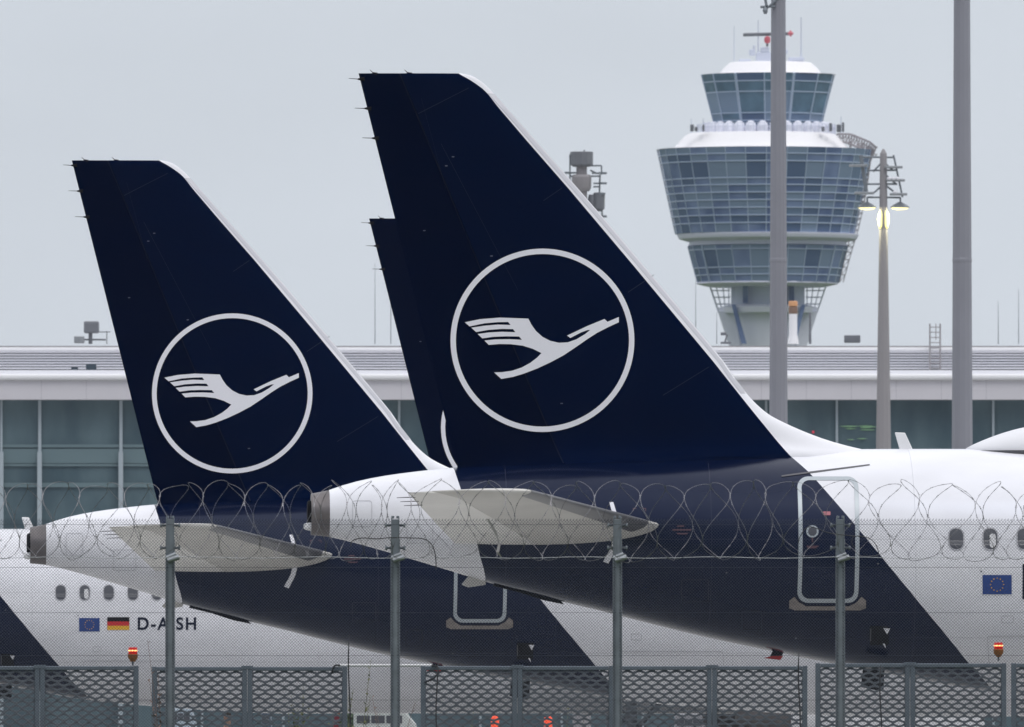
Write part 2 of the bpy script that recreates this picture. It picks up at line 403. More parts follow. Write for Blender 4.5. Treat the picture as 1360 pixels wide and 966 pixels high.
# surface decals -----------------------------------------------------
def decal(name, loops, m, parent, kind='fus', off=.006, conv=None, recess=0):
    """loops: pixel outlines on the nearest tail (or local x,z when conv is given); draped on the skin"""
    bm = bmesh.new()
    for lp in loops:
        if conv == 'local': P = lp
        elif kind == 'fus': P = [LF(a, b) for a, b in lp]
        else: P = [L(a, b, .2) for a, b in lp]
        vs_ = [bm.verts.new((p[0], 0, p[1])) for p in P]
        for i in range(len(vs_)): bm.edges.new((vs_[i], vs_[(i+1) % len(vs_)]))
    bmesh.ops.triangle_fill(bm, use_beauty=True, use_dissolve=False, edges=bm.edges[:], normal=(0, -1, 0))
    xs = [v.co.x for v in bm.verts]; zz = [v.co.z for v in bm.verts]
    dz = .05 if kind == 'fus' else .3
    z = min(zz)+dz
    while z < max(zz):
        bmesh.ops.bisect_plane(bm, geom=bm.verts[:]+bm.edges[:]+bm.faces[:], plane_co=(0, 0, z), plane_no=(0, 0, 1)); z += dz
    x = min(xs)+.25
    while x < max(xs):
        bmesh.ops.bisect_plane(bm, geom=bm.verts[:]+bm.edges[:]+bm.faces[:], plane_co=(x, 0, 0), plane_no=(1, 0, 0)); x += .25
    for v in bm.verts:
        w = fus_w(v.co.x, v.co.z) if kind == 'fus' else fin_half(v.co.x, v.co.z)
        v.co.y = -(w+off)
    for f in bm.faces:
        f.normal_update()
        if f.normal.y > 0: f.normal_flip()
        f.smooth = True
    me = bpy.data.meshes.new(name); bm.to_mesh(me); bm.free(); me.materials.append(m)
    o = bpy.data.objects.new(name, me); COL.objects.link(o); o.parent = parent
    return o
def circle(cx, cy, r_, n=96, ry=None): return [(cx+r_*math.cos(2*math.pi*i/n), cy+(ry or r_)*math.sin(2*math.pi*i/n)) for i in range(n)]
def rrect(x0, y0, x1, y1, r_, n=6):
    P = []
    for cx, cy, a0 in ((x1-r_, y0+r_, -90), (x1-r_, y1-r_, 0), (x0+r_, y1-r_, 90), (x0+r_, y0+r_, 180)):
        for i in range(n+1): a = R(a0+90*i/n); P.append((cx+r_*math.cos(a), cy+r_*math.sin(a)))
    return P
emb = decal('ring_emblem', [circle(720.6, 452.1, 121.8), circle(720.6, 452.1, 114.6)], M['decalw'], finp, 'fin', .012)
crane = [(834, 384), (834, 408), (790, 428), (735, 456), (690, 485), (640, 520), (580, 560), (520, 592), (460, 620), (400, 643), (350, 658), (297, 667), (264, 637), (300, 636), (345, 630), (390, 615), (430, 593), (460, 570), (480, 549),
 (440, 529), (395, 515), (340, 508), (290, 507), (240, 511), (220, 491), (270, 486), (330, 485), (391, 488), (378, 473), (320, 472), (260, 474), (210, 481), (189, 461), (240, 454), (300, 451), (361, 453), (350, 439), (300, 438), (240, 442), (182, 452), (160, 432), (220, 423), (280, 418), (339, 420), (328, 406), (280, 407), (220, 412), (152, 426), (130, 407), (200, 393), (290, 386), (420, 391),
 (435, 420), (455, 448), (485, 475), (520, 493), (560, 502), (600, 500), (640, 486), (680, 462), (703, 443), (690, 444), (660, 455), (612, 480), (597, 469), (690, 425), (768, 393), (782, 406)]
decal('crane_emblem', [[(580+a/3.45, 310+b/3.45) for a, b in crane]], M['decalw'], finp, 'fin', .012)
M['fitting'] = mat('dull_fitting', (.16, .17, .20), .5)
for a, b in ((593, 220), (564, 306), (653, 340), (746, 536), (602, 208)):
    decal('fin_fitting', [rrect(a-1.7, b-.7, a+1.7, b+.7, .5, 2)], M['fitting'], finp, 'fin', .012)
M['fseam'] = mat('fin_seam', (.004, .010, .030), .5)
for P in (((556, 150), (623, 116)), ((722, 266), (747, 249)), ((834, 388), (870, 364)), ((880, 525), (942, 487)), ((586, 190), (688, 385)), ((560, 130), (592, 250))):
    (a, b), (c, d) = P; decal('panel_seam', [[(a, b), (c, d), (c, d+.7), (a, b+.9)]], M['fseam'], finp, 'fin', .010)

# static wicks
for (a, b, c, d, lz) in ((479, 105, 463, 104, 0), (488, 144, 471, 143.5, 0), (498, 183.5, 481, 183, 0), (497, 96.5, 491, 92.5, 1), (543, 96.5, 537, 92.5, 1)):
    p = L(a, b); q = L(c, d); w_ = MB()
    dx = .06 if not lz else .04
    w_.bar((p[0]+dx, 0, p[1]-(0 if not lz else .03)), (p[0]-dx*.8, 0, p[1]), .035, .012, 6); w_.bar((p[0]-dx*.5, 0, p[1]), (q[0], 0, q[1]), .007, .004, 5)
    w_.build('static_wick', M['fblack'], rud if a < 530 else finp)

# tailplane
def tailplane(side):
    def P(px, py, w): x, z = L(px, py, w); return Vector((x, -w*side, z))
    span = []      # (LE point, TE point, thickness/chord)
    rLE, rTE = P(887, 700.5, 1.1), P(604, 722, .75)
    tLE, tTE = P(706, 652.5, 5.85), P(545, 658, 5.85)
    def tp(s):
        LE = rLE.lerp(tLE, s); TE = rTE.lerp(tTE, s); return LE, TE
    secs = [(-.12, 0), (0, 0), (.15, 0), (.3, 0), (.45, 0), (.6, 0), (.75, 0), (.88, 0), (.96, 0), (1.0, 0)]
    out_ = []
    for s, _ in secs:
        LE, TE = tp(s)
        if s < 0: LE = LE+Vector((.0, 0, 0))
        out_.append((LE, TE, .095-.015*s))
    LE, TE = tp(1.03); out_.append((LE.lerp(TE, .12), TE, .075))
    LE, TE = tp(1.055); out_.append((LE.lerp(TE, .30), TE, .05))
    LE, TE = tp(1.068); out_.append((LE.lerp(TE, .5), TE.lerp(LE, .03), .02))
    def ring(LE, TE, tc_, c0_, c1_, sub=0):
        ch = (TE-LE); c = ch.length; up = Vector((0, 0, 1)); pts = []
        n = 14
        cs = [c0_+(c1_-c0_)*(1-math.cos(math.pi/2*i/n)) for i in range(n+1)]
        def yt(v): return tc_*5*(.2969*math.sqrt(v)-.126*v-.3516*v*v+.2843*v**3-.1036*v**4)*c*(1)
        for v in cs: pts.append(LE+ch*v+up*(yt(v)*.75-sub))
        for v in reversed(cs): pts.append(LE+ch*v-up*(yt(v)*1.25-sub))
        return pts
    hinge = .60
    o = MB().loft([ring(a, b, t, 0, hinge) for a, b, t in out_]).build('tailplane', M['tail_grey'], plane, smooth=40)
    e_ = MB().loft([ring(a, b, t, hinge+.006, 1, .003) for a, b, t in out_[1:-1]]).build('elevator', M['elev'], o, smooth=40)
    # bare leading edge
    def ler(LE, TE, t):
        R_ = ring(LE, TE, t, 0, .085); up = Vector((0, 0, .006)); f = Vector(((LE-TE).normalized()*.006))
        n = len(R_)//2
        return [p+up+f for p in R_[:n]]+[p-up+f for p in R_[n:]]
    MB().loft([ler(a, b, t) for a, b, t in out_[2:10]]).build('leading_edge', M['le'], o, smooth=50)
    for i, s in enumerate((.80, .88, .96)):
        LE, TE = tp(s); d = (TE-LE).normalized()
        MB().bar(TE-d*.05, TE+d*.24, .010, .005, 5).build('static_wick', M['greyline'], e_)
    return o
tpn = tailplane(1); tailplane(-1)
# mark beside the tailplane: pale curved seal strip on the fuselage
decal('trim_seal', [[(809, 667), (814.5, 667), (820, 685), (823, 700), (822, 715), (818, 730), (808, 749), (801, 746), (811, 728), (815, 713), (816, 700), (814, 685)]], M['decalw'], fus, off=.01)
# doors
dr = decal('cabin_door', [rrect(1059, 633, 1140, 801, 14), rrect(1064.5, 638, 1134.5, 795.5, 10)], M['door_line'], plane, off=.008)
decal('door_window', [circle(1079, 706, 8.2, 28)], M['door_line'], dr, off=.010)
decal('door_glass', [circle(1079, 706, 5.8, 24)], M['winglass'], dr, off=.014)
decal('scuff_plate', [[(1048, 798), (1055, 793), (1061, 800), (1070, 805.5), (1128, 805.5), (1138, 800), (1144, 793), (1150, 798), (1150, 808), (1143, 811), (1055, 811), (1048, 808)]], M['sill'], dr, off=.016)
decal('door_stencil', [rrect(1093, 679.5, 1103, 684.5, .8, 2)], mat('stencil_pink', (.40, .13, .16), .5), dr, off=.010)
for P in (((1071, 725), (1088, 725), (1083, 728.5), (1073, 728.5)), ((1078, 714), (1080, 714), (1080, 720), (1078, 720)), ((893, 703), (918, 703), (918, 705), (893, 705)), ((898, 708), (914, 708), (912, 710), (900, 710)),
          ((840.5, 675), (845, 675), (845, 676), (841.5, 676), (841.5, 679), (840.5, 679)), ((853, 675), (858, 675), (858, 679), (857, 679), (857, 676), (853, 676)), ((900, 698), (908, 698), (909, 700), (899, 700))):
    decal('stencil_marking', [list(P)], M['pink'], fus, off=.010)
decal('sealant_strip', [[(1038, 631.5), (1060, 628.3), (1155, 616.5), (1155, 618), (1060, 630.6), (1038, 633.5)]], M['greyline'], fus, off=.014)
# outflow valve and its vanes
ov = decal('outflow_valve', [rrect(1155, 832, 1180, 857, 2, 3)], M['fblack'], plane, off=.008)
decal('vane', [[(1173, 834.5), (1182, 835), (1178, 843)]], M['decalw'], ov, off=.03)
decal('vane', [[(1172, 855), (1175, 855), (1176.5, 862)]], M['decalw'], ov, off=.03)
decal('vane', [[(1155.5, 835), (1157, 835), (1156.5, 851), (1155, 853)]], M['greyline'], ov, off=.03)
for cx, cy in ((1303, 759), (965, 761), (702, 660), (1057, 848), (1166, 749)):
    decal('static_port', [circle(cx, cy, 1.2, 10)], M['greyline'], fus, off=.010)
def outline(x0p, y0p, x1p, y1p, r_=3, t_=.7): decal('hatch_outline', [rrect(x0p, y0p, x1p, y1p, r_), rrect(x0p+t_, y0p+t_, x1p-t_, y1p-t_, max(.5, r_-t_))], M['hatch'], fus, off=.007)
M['hatch'] = mat('hatch_seam', (.46, .46, .48), .5)
outline(1311, 845, 1470, 921, 4); outline(1330, 818, 1346, 828, 2); outline(468, 665, 494, 700, 4, .6); outline(540, 690, 575, 722, 3, .6)
M['hatchd'] = mat('hatch_seam_navy', (.012, .016, .035), .5)
for a_ in ((905, 770, 941, 800), (985, 812, 1012, 838)):
    decal('hatch_outline', [rrect(*a_, 2), rrect(a_[0]+.7, a_[1]+.7, a_[2]-.7, a_[3]-.7, 1.4)], M['hatchd'], fus, off=.007)
# drain mast with a red tip
def lp(px, py, w=0): x, z = L(px, py, w); return (x, z)
dm = MB().extrude([lp(1022, 874), lp(1036, 874), lp(1048, 856), lp(1030, 856)], -.03, .03).build('drain_mast', M['fblack'], plane)
MB().extrude([lp(1014, 874.3), lp(1036, 876.8), lp(1040, 871.5), lp(1025, 871.5)], -.036, .036).build('red_tip', M['red'], dm)
# tail strike bumper beneath the tail
rb = MB(); pts = [(656, 774.5), (745, 799), (749, 803), (722, 797.5), (688, 786.5), (655, 778.5)]
rb.extrude([lp(a, b) for a, b in pts], -.06, .06)
for i in range(9):
    a = 664+i*9.4; b = 779+i*2.45; rb.extrude([lp(a, b-3), lp(a+5, b-2), lp(a+5, b+2.6), lp(a, b+1.2)], -.07, .07)
rb.build('tail_bumper', M['hole'], plane)
MB().extrude([lp(613, 776.5), lp(622, 780.5), lp(645, 777), (lp(645, 770)), lp(622, 766)], -.06, .06).build('lower_fairing', M['tail_grey'], plane, bevel=.01)
# belly blade
MB().extrude([lp(1141, 888), lp(1169, 890), lp(1168, 916), lp(1164, 918.5), lp(1138, 913)], -.9, -.82).build('belly_panel', M['fblack'], plane)
# blade antenna and radome on the crown
bl = [lp(1188.5, 574.5), lp(1202, 575), lp(1213, 599), lp(1196, 601)]
MB().extrude(bl, -.03, .03).build('blade_antenna', M['white'], plane, bevel=.012)
rings = []; xr0 = L(1283, 590)[0]; LR = 2.9
for i in range(25):
    u = i/24; x = xr0+LR*u; hgt = .39*(math.sin(math.pi*u)**.9)+.004; wdt = .62*(math.sin(math.pi*u)**.5)+.02
    rings.append([(x, wdt*math.cos(math.pi*j/16), ZT+.01+hgt*math.sin(math.pi*j/16)-(.035*(math.cos(math.pi*j/16)**2))) for j in range(17)])
rd = MB().loft(rings, closed=True).build('radome', mat('radome_white', (.72, .72, .75), .35), plane, smooth=60)
rings = []
for i in range(25):
    u = i/24; x = xr0-.02+(LR+.04)*u; wdt = .64*(math.sin(math.pi*u)**.5)+.02
    rings.append([(x, s_*wdt, ZT-.025+dz) for s_, dz in ((-1, .0), (1, .0), (1, -.05), (-1, -.05))])
MB().loft(rings).build('radome_seal', M['greyline'], rd)
# cabin windows
x0, z0 = LF(1270, 716); x2, _ = LF(1315.3, 716)
pitch = x2-x0
M['wrim'] = mat('window_rim', (.42, .42, .45), .5)
def win_mesh():
    return [(x0+a, z0+b) for a, b in rrect(-.108, -.162, .108, .162, .10)]
w1 = decal('cabin_window', [win_mesh()], M['winglass'], plane, off=.007, conv='local')
rimloops = [[(x0+a, z0+b) for a, b in rrect(-.128, -.182, .128, .182, .12)], win_mesh()]
wr = decal('window_rim', rimloops, M['wrim'], w1, off=.010, conv='local')
def at_win(lp_, dx): return [(a+dx, b) for a, b in lp_]
c = r2 = None
for i in range(1, 50):
    if i < 9:
        c = decal('cabin_window', [at_win(win_mesh(), i*pitch)], M['winglass'], plane, off=.007, conv='local')
        r2 = decal('window_rim', [at_win(q, i*pitch) for q in rimloops], M['wrim'], c, off=.010, conv='local'); i0 = i
        cc = c
    else:
        cc = c.copy(); COL.objects.link(cc); cc.parent = plane; cc.location.x = (i-i0)*pitch
        r3 = r2.copy(); COL.objects.link(r3); r3.parent = cc
    if i == 1:
        decal('window_shade', [[(x0+pitch+a, z0+b) for a, b in rrect(-.012, -.14, .085, .085, .045)]], M['shade'], cc, off=.012, conv='local')
# EU flag
fl = decal('union_flag', [[(1305, 764), (1343.5, 764), (1343.5, 789.5), (1305, 789.5)]], M['eu'], plane, off=.008)
stars = []
for i in range(12):
    a = 2*math.pi*i/12; cx, cy = 1324.2+8.6*math.sin(a), 776.7-8.6*math.cos(a)
    stars.append([(cx+(1.35 if j % 2 == 0 else .55)*math.sin(math.pi*j/5), cy-(1.35 if j % 2 == 0 else .55)*math.cos(math.pi*j/5)) for j in range(10)])
decal('ring_of_stars', stars, M['gold'], fl, off=.012)

def text_decal(name, s, x0_, z0_, h, m, parent, fit=None):
    cu = bpy.data.curves.new('txt', 'FONT'); cu.body = s; cu.size = 1; cu.space_character = 1.2; cu.offset = .022
    to = bpy.data.objects.new('txt', cu); COL.objects.link(to)
    dg = bpy.context.evaluated_depsgraph_get(); me = bpy.data.meshes.new_from_object(to.evaluated_get(dg))
    bpy.data.objects.remove(to)
    bm = bmesh.new(); bm.from_mesh(me)
    mxx = max(v.co.x for v in bm.verts); mnx = min(v.co.x for v in bm.verts); mxy = max(v.co.y for v in bm.verts); mny = min(v.co.y for v in bm.verts)
    sc = h/(mxy-mny); sx_ = sc if fit is None else fit/(mxx-mnx)
    for v in bm.verts: v.co = Vector((x0_+(v.co.x-mnx)*sx_, 0, z0_+(v.co.y-mny)*sc))
    z = z0_+.04
    while z < z0_+h:
        bmesh.ops.bisect_plane(bm, geom=bm.verts[:]+bm.edges[:]+bm.faces[:], plane_co=(0, 0, z), plane_no=(0, 0, 1)); z += .04
    for v in bm.verts: v.co.y = -(fus_w(v.co.x, v.co.z)+.008)
    for f in bm.faces:
        f.normal_update()
        if f.normal.y > 0: f.normal_flip()
    me2 = bpy.data.meshes.new(name); bm.to_mesh(me2); bm.free(); me2.materials.append(m)
    o = bpy.data.objects.new(name, me2); COL.objects.link(o); o.parent = parent; return o

# wings, engines, gear, cockpit
for s in (1, -1):
    def af(LE, c, t, y): 
        pts = []
        vv = [0, .01, .03, .07, .15, .3, .45, .6, .75, .9, 1]
        def yt(v): return 5*t*(.2969*math.sqrt(v)-.126*v-.3516*v*v+.2843*v**3-.1015*v**4)*c
        for v in vv: pts.append((LE[0]-c*v, y, LE[1]+yt(v)*1.2))
        for v in reversed(vv[1:-1]): pts.append((LE[0]-c*v, y, LE[1]-yt(v)*.8))
        return pts
    wing = MB().loft([af((27.8, 2.35), 6.6, .13, -s*1.2), af((27.2, 2.4), 6.2, .13, -s*2.0), af((24.6, 2.85), 3.9, .115, -s*6.4), af((19.6, 3.75), 1.6, .10, -s*16.6), af((19.2, 3.8), 1.1, .06, -s*16.9)]).build('wing', M['wingm'], plane, smooth=40)
    for yy in (4.2, 8.6, 12.2):
        lx = 27.2-(yy-2)*.52; MB().lathe([(.01, -1.6), (.14, -1.0), (.2, 0), (.12, 1.2), (.01, 1.6)], (lx-4.3+yy*.08, -s*yy, 2.42+(yy-2)*.093), 12, 'x').build('flap_fairing', M['wingm'], wing, smooth=40)
    ex, ez, ey = 26.6, 1.62, -s*5.75
    en = MB(); en.lathe([(.62, -1.2), (.85, -.4), (1.02, .8), (1.08, 1.8), (1.06, 2.7), (1.0, 3.0), (.92, 3.06), (.86, 2.95), (.84, 2.4)], (ex, ey, ez), 36, 'x'); eng = en.build('engine', mat('engine_cowl', (.72, .72, .74), .35), plane, smooth=40)
    MB().lathe([(.05, 2.75), (.25, 2.4), (.83, 2.38), (.83, 2.30)], (ex, ey, ez), 36, 'x').build('fan', M['steelgrey'], eng, smooth=30)
    MB().lathe([(.15, -2.4), (.35, -1.8), (.5, -1.0)], (ex, ey, ez), 24, 'x').build('exhaust_cone', M['apu'], eng, smooth=30)
    MB().extrude([(ex-1.5, 2.6), (ex+1.5, 2.7), (ex+2.3, 2.35), (ex+1.2, 2.15), (ex-1.2, 2.15)], ey-.15, ey+.15).build('pylon', M['wingm'], eng)
    gy = -s*3.8; gx = 22.0
    gr = MB().bar((gx, gy, 2.3), (gx, gy, .6), .13, k=12).bar((gx, gy-.55, .6), (gx, gy+.55, .6), .08, k=10).bar((gx, gy, 1.2), (gx+.9, gy, 2.2), .06, k=8).build('main_gear', M['steelgrey'], plane, smooth=40)
    for d in (-.42, .42):
        wh = MB().lathe([(.3, -.2), (.5, -.2), (.58, -.12), (.585, 0), (.58, .12), (.5, .2), (.3, .2)], (gx, gy+d, .585), 28, 'y').build('wheel', M['tyre'], gr, smooth=40)
        MB().lathe([(.05, -.18), (.3, -.17), (.3, .17), (.05, .18)], (gx, gy+d, .585), 20, 'y').build('rim', M['galv_light'], wh, smooth=30)
gx = XN-5
gr = MB().bar((gx, 0, 2.0), (gx, 0, .4), .09, k=12).bar((gx, -.3, .39), (gx, .3, .39), .05, k=8).build('nose_gear', M['steelgrey'], plane, smooth=40)
for d in (-.22, .22): MB().lathe([(.15, -.11), (.35, -.11), (.39, 0), (.35, .11), (.15, .11)], (gx, d, .39), 24, 'y').build('wheel', M['tyre'], gr, smooth=40)
for i in range(3):
    a = XN-2.3-i*.62; zz_ = [(a, ZT-1.95+i*.08), (a+.5, ZT-1.95), (a+.42, ZT-1.50), (a, ZT-1.30+i*.05)]
    decal('cockpit_window', [zz_], M['winglass'], plane, conv='local', off=.008)

# copies
B = copy_tree(plane); B.location = (wx(95, 309.4), 309.4, -.03)
tag(B, 'left airliner with the second tallest dark blue fin, tail cone at the left edge', 'airliner', 'parked airliners with dark blue tails')
Cc = copy_tree(plane); Cc.location = (wx(490, 345.2), 345.2, .02)
tag(Cc, 'airliner almost hidden behind the nearest fin, only a sliver of its blue fin showing', 'airliner', 'parked airliners with dark blue tails')
D = copy_tree(plane); D.location = (wx(-475, 382.9), 382.9, .16)
tag(D, 'farthest airliner at lower left, two flags and small registration letters on its white side', 'airliner', 'parked airliners with dark blue tails')
# German flag and registration on the far one (from its own pixels)
YD = 382.9
def LD(px, py):
    # far-plane pixel -> local x,z through the same placement maths
    w = 1.9
    for _ in range(4):
        Yp = YD-w*math.cos(PSI); X0 = D.location.x
        x = ((px-680)*Yp/K-X0-w*math.sin(PSI))/(math.cos(PSI)-(px-680)*math.sin(PSI)/K)
        z = HC+(HY-py)*(Yp+x*math.sin(PSI))/K-.16; w = fus_w(x, z)
    return x, z
def rectD(x0_, y0_, x1_, y1_): return [LD(x0_, y0_), LD(x1_, y0_), LD(x1_, y1_), LD(x0_, y1_)]
gf = decal('national_flag', [rectD(142.5, 820, 171.8, 825.7)], M['fblack'], D, conv='local', off=.008)
decal('flag_stripe', [rectD(142.5, 825.7, 171.8, 831.4)], M['fred'], gf, conv='local', off=.008)
decal('flag_stripe', [rectD(142.5, 831.4, 171.8, 837)], M['gold'], gf, conv='local', off=.008)
tx0, tz0 = LD(183, 837); tx1, tz1 = LD(260.5, 820)
text_decal('registration', 'D-AISH', tx0, tz0, tz1-tz0, M['navy'], D, fit=tx1-tx0)
# big registration letters of the nearest one start right at the picture's edge
ax0, az0 = LF(1357.8, 796); _, az1 = LF(1357, 749)
text_decal('registration', 'D-A', ax0, az0, az1-az0, M['navy'], plane)

# ------------------------------------------------------------------ security fence with razor coil
YF = 206.0; PF = YF/K
def fx(px): return (px-680)*PF
def fz(py): return HC+(HY-py)*PF
fence = empty('security_fence', (0, YF, 0)); tag(fence, 'tall chain link security fence topped with coiled razor wire across the whole foreground', 'fence')
xa, xb = fx(-400), fx(1760); ztop = fz(690.5); zbot = .03
rwj = random.Random(9); cm = MB(); pit = 4.15*PF; rw = .0023
H_ = ztop-zbot; n = int((xb-xa+H_)/pit)+1
for i in range(n):
    for sgn in (1, -1):
        x = xa-H_+i*pit if sgn == 1 else xa+i*pit
        pa = [x, zbot]; pb = [x+sgn*H_, ztop]
        # clip to xa..xb
        if sgn == 1:
            if pa[0] < xa: pa = [xa, zbot+(xa-x)]
            if pb[0] > xb: pb = [xb, zbot+(xb-x)]
            if pa[0] >= xb: continue
        else:
            if pa[0] > xb: pa = [xb, zbot+(x-xb)]
            if pb[0] < xa: pb = [xa, zbot+(x-xa)]
            if pa[0] <= xa or pa[1] >= ztop: continue
        ns = max(1, int((pb[1]-pa[1])/.45)); prev = (pa[0], -.05+.002*sgn, pa[1])
        for q in range(1, ns+1):
            u = q/ns; nx_ = pa[0]+(pb[0]-pa[0])*u; nz2 = pa[1]+(pb[1]-pa[1])*u
            cur = (nx_+.004*math.sin(nz2*2.3+nx_*1.1)+rwj.uniform(-.0022, .0022), -.05+.002*sgn, nz2+.005*math.sin(nx_*1.7))
            if q == ns: cur = (pb[0], -.05+.002*sgn, pb[1])
            cm.bar(prev, cur, rw, k=4, cap=False); prev = cur
for i in range(int((xb-xa)/pit)):         # twisted ends along the top edge
    x = xa+i*pit; cm.bar((x, -.05, ztop-.01), (x+.004, -.05, ztop+.014), rw, k=4, cap=False)
cm.build('chain_link_mesh', M['wire'], fence, recalc=False)
for yy in (697, 754, 814, 871, 930):
    MB().bar((xa, -.054, fz(yy)), (xb, -.054, fz(yy)), .0028, k=4).build('tension_wire', M['wire'], fence)
MB().tube([(xa+(xb-xa)*i/60, -.16, fz(741+1.0*math.sin(i*1.3))) for i in range(61)], .0035, 5).build('tension_wire', M['galv_light'], fence)
def fence_post(px):
    x = fx(px); w = 6.6*PF
    p = MB().bar((x, 0, 0), (x, 0, fz(716)), w, w*.97, 16).build('fence_post', M['galv'], fence, smooth=40)
    hd = MB(); hw_ = 5.6*PF
    hd.box(x-hw_, x-hw_+.012, -.06, .04, fz(742), fz(688)); hd.box(x+hw_-.012, x+hw_, -.06, .04, fz(742), fz(688)); hd.box(x-hw_+.012, x+hw_-.012, -.055, .0, fz(742), fz(690))
    hd.bar((x-hw_*.6, -.03, fz(689)), (x-hw_*.6, -.03, fz(685.5)), .02, k=8); hd.bar((x+hw_*.6, -.03, fz(689)), (x+hw_*.6, -.03, fz(685.5)), .02, k=8)
    hd.build('post_head', M['galv'], p, bevel=.003)
    for yy in (698, 728):
        b_ = MB().bar((x-13*PF, -.03, fz(yy)), (x+13*PF, -.03, fz(yy)), .016, k=8)
        for s in (-1, 1): b_.bar((x+s*11*PF, -.03, fz(yy)), (x+s*13.5*PF, -.03, fz(yy)), .030, k=8)
        b_.build('bolt_arm', M['galv'], p, smooth=40)
    MB().bar((x-3*PF, -.09, fz(745)), (x+12*PF, -.09, fz(740)), .030, .034, 10).bar((x-5*PF, -.075, fz(741)), (x+8*PF, -.075, fz(736)), .022, .026, 10).build('clamp', M['galv_light'], p, smooth=40)
    return p
for px in (-366, -70, 226, 525, 820, 1116, 1412, 1708): fence_post(px)
# razor coil
rc = random.Random(3)
cw = MB(); bw = MB(); x = xa; t = 0; pts = []
Rc = 50.5*PF; n = 2.5; dt = 2*math.pi/44
jit = [rc.uniform(-2.6, 2.6) for _ in range(400)]; jr = [rc.uniform(-1.5, 1.5) for _ in range(400)]
pcur = 0
while True:
    lo = t/(2*math.pi)
    k0 = int(lo*1.0); fr = lo-k0
    j_ = jit[k0]*(1-fr)+jit[k0+1]*fr; jr_ = jr[k0]*(1-fr)+jr[k0+1]*fr
    base = xa+pcur
    px_now = 680+base/PF
    p_ = (23.5+5*max(0, min(1, (px_now-400)/500)))*PF*max(.5, 1+.20*math.sin(lo*.33)+.12*j_)
    pcur += p_*dt/(2*math.pi)
    A = p_*.50
    sag = (0 if px_now < 560 else 2.2*math.sin(px_now*.013))*PF
    rr_ = Rc*(1+.05*jr_+.03*math.sin(3*t+j_*3))
    pts.append((base+A*math.sin(n*t+1.0+.45*math.sin(lo*.21)), -.10+rr_*math.sin(t)*.95, fz(692)+sag+rr_*math.cos(t)))
    t += dt
    if base > xb: break
for a in range(0, len(pts)-1, 200): cw.tube(pts[a:a+201], .0028, 5)
for i in range(2, len(pts)-2, 2):
    p = Vector(pts[i]); d = (Vector(pts[i+1])-p).normalized(); u = d.cross(Vector((0, 1, .3))).normalized()
    bw.quad(p-d*.018+u*.008, p+u*.002, p+d*.018+u*.008, p+d*.018-u*.008, p-u*.002, p-d*.018-u*.008)
coil = cw.build('razor_coil', M['barb'], fence, smooth=True, recalc=False)
bw.build('razor_barbs', M['barb'], coil, recalc=False)
def cable(pp, name='loose_cable', r_=.007):
    sm = []
    for i in range(len(pp)-1):
        p0 = pp[max(i-1, 0)]; p1 = pp[i]; p2 = pp[i+1]; p3 = pp[min(i+2, len(pp)-1)]
        for k in range(8):
            u = k/8
            sm.append(tuple(.5*((2*p1[c])+(-p0[c]+p2[c])*u+(2*p0[c]-5*p1[c]+4*p2[c]-p3[c])*u*u+(-p0[c]+3*p1[c]-3*p2[c]+p3[c])*u**3) for c in (0, 1)))
    sm.append(pp[-1])
    MB().tube([(fx(a), -.14, fz(b)) for a, b in sm], r_, 6).build(name, mat('cable_dark', (.035, .037, .04), .6), fence, smooth=True)
cable([(466, 726), (468, 719), (480, 715), (500, 716), (520, 714.5), (545, 715), (562, 716), (572, 722), (577, 732), (579, 745), (579, 757)])
cable([(1060, 722), (1063, 712), (1075, 700), (1100, 708), (1130, 712), (1145, 713), (1155, 716), (1163, 724), (1167, 736)], r_=.006)
cable([(1135, 728), (1131, 722), (1133, 714), (1142, 712)], r_=.005)
# torn plastic caught in the coil
tp_ = MB(); rp = random.Random(5)
pth = [(648, 690), (654, 700), (660, 712), (663, 724), (661, 734), (666, 741)]
for (a, b), (c, d) in zip(pth, pth[1:]):
    w_ = rp.uniform(.6, 2.2); w2 = rp.uniform(.6, 2.2); y_ = -.30+rp.uniform(-.02, .02)
    tp_.quad((fx(a-w_), y_, fz(b)), (fx(a+w_), y_-.02, fz(b)), (fx(c+w2), y_-.01, fz(d)), (fx(c-w2), y_+.01, fz(d)))
tag(tp_.build('plastic_scrap', mat('torn_plastic', (.45, .42, .42), .6), None, loc=(0, YF, 0)), 'torn strip of pale plastic snagged in the razor coil below the nearest tailplane', 'litter')

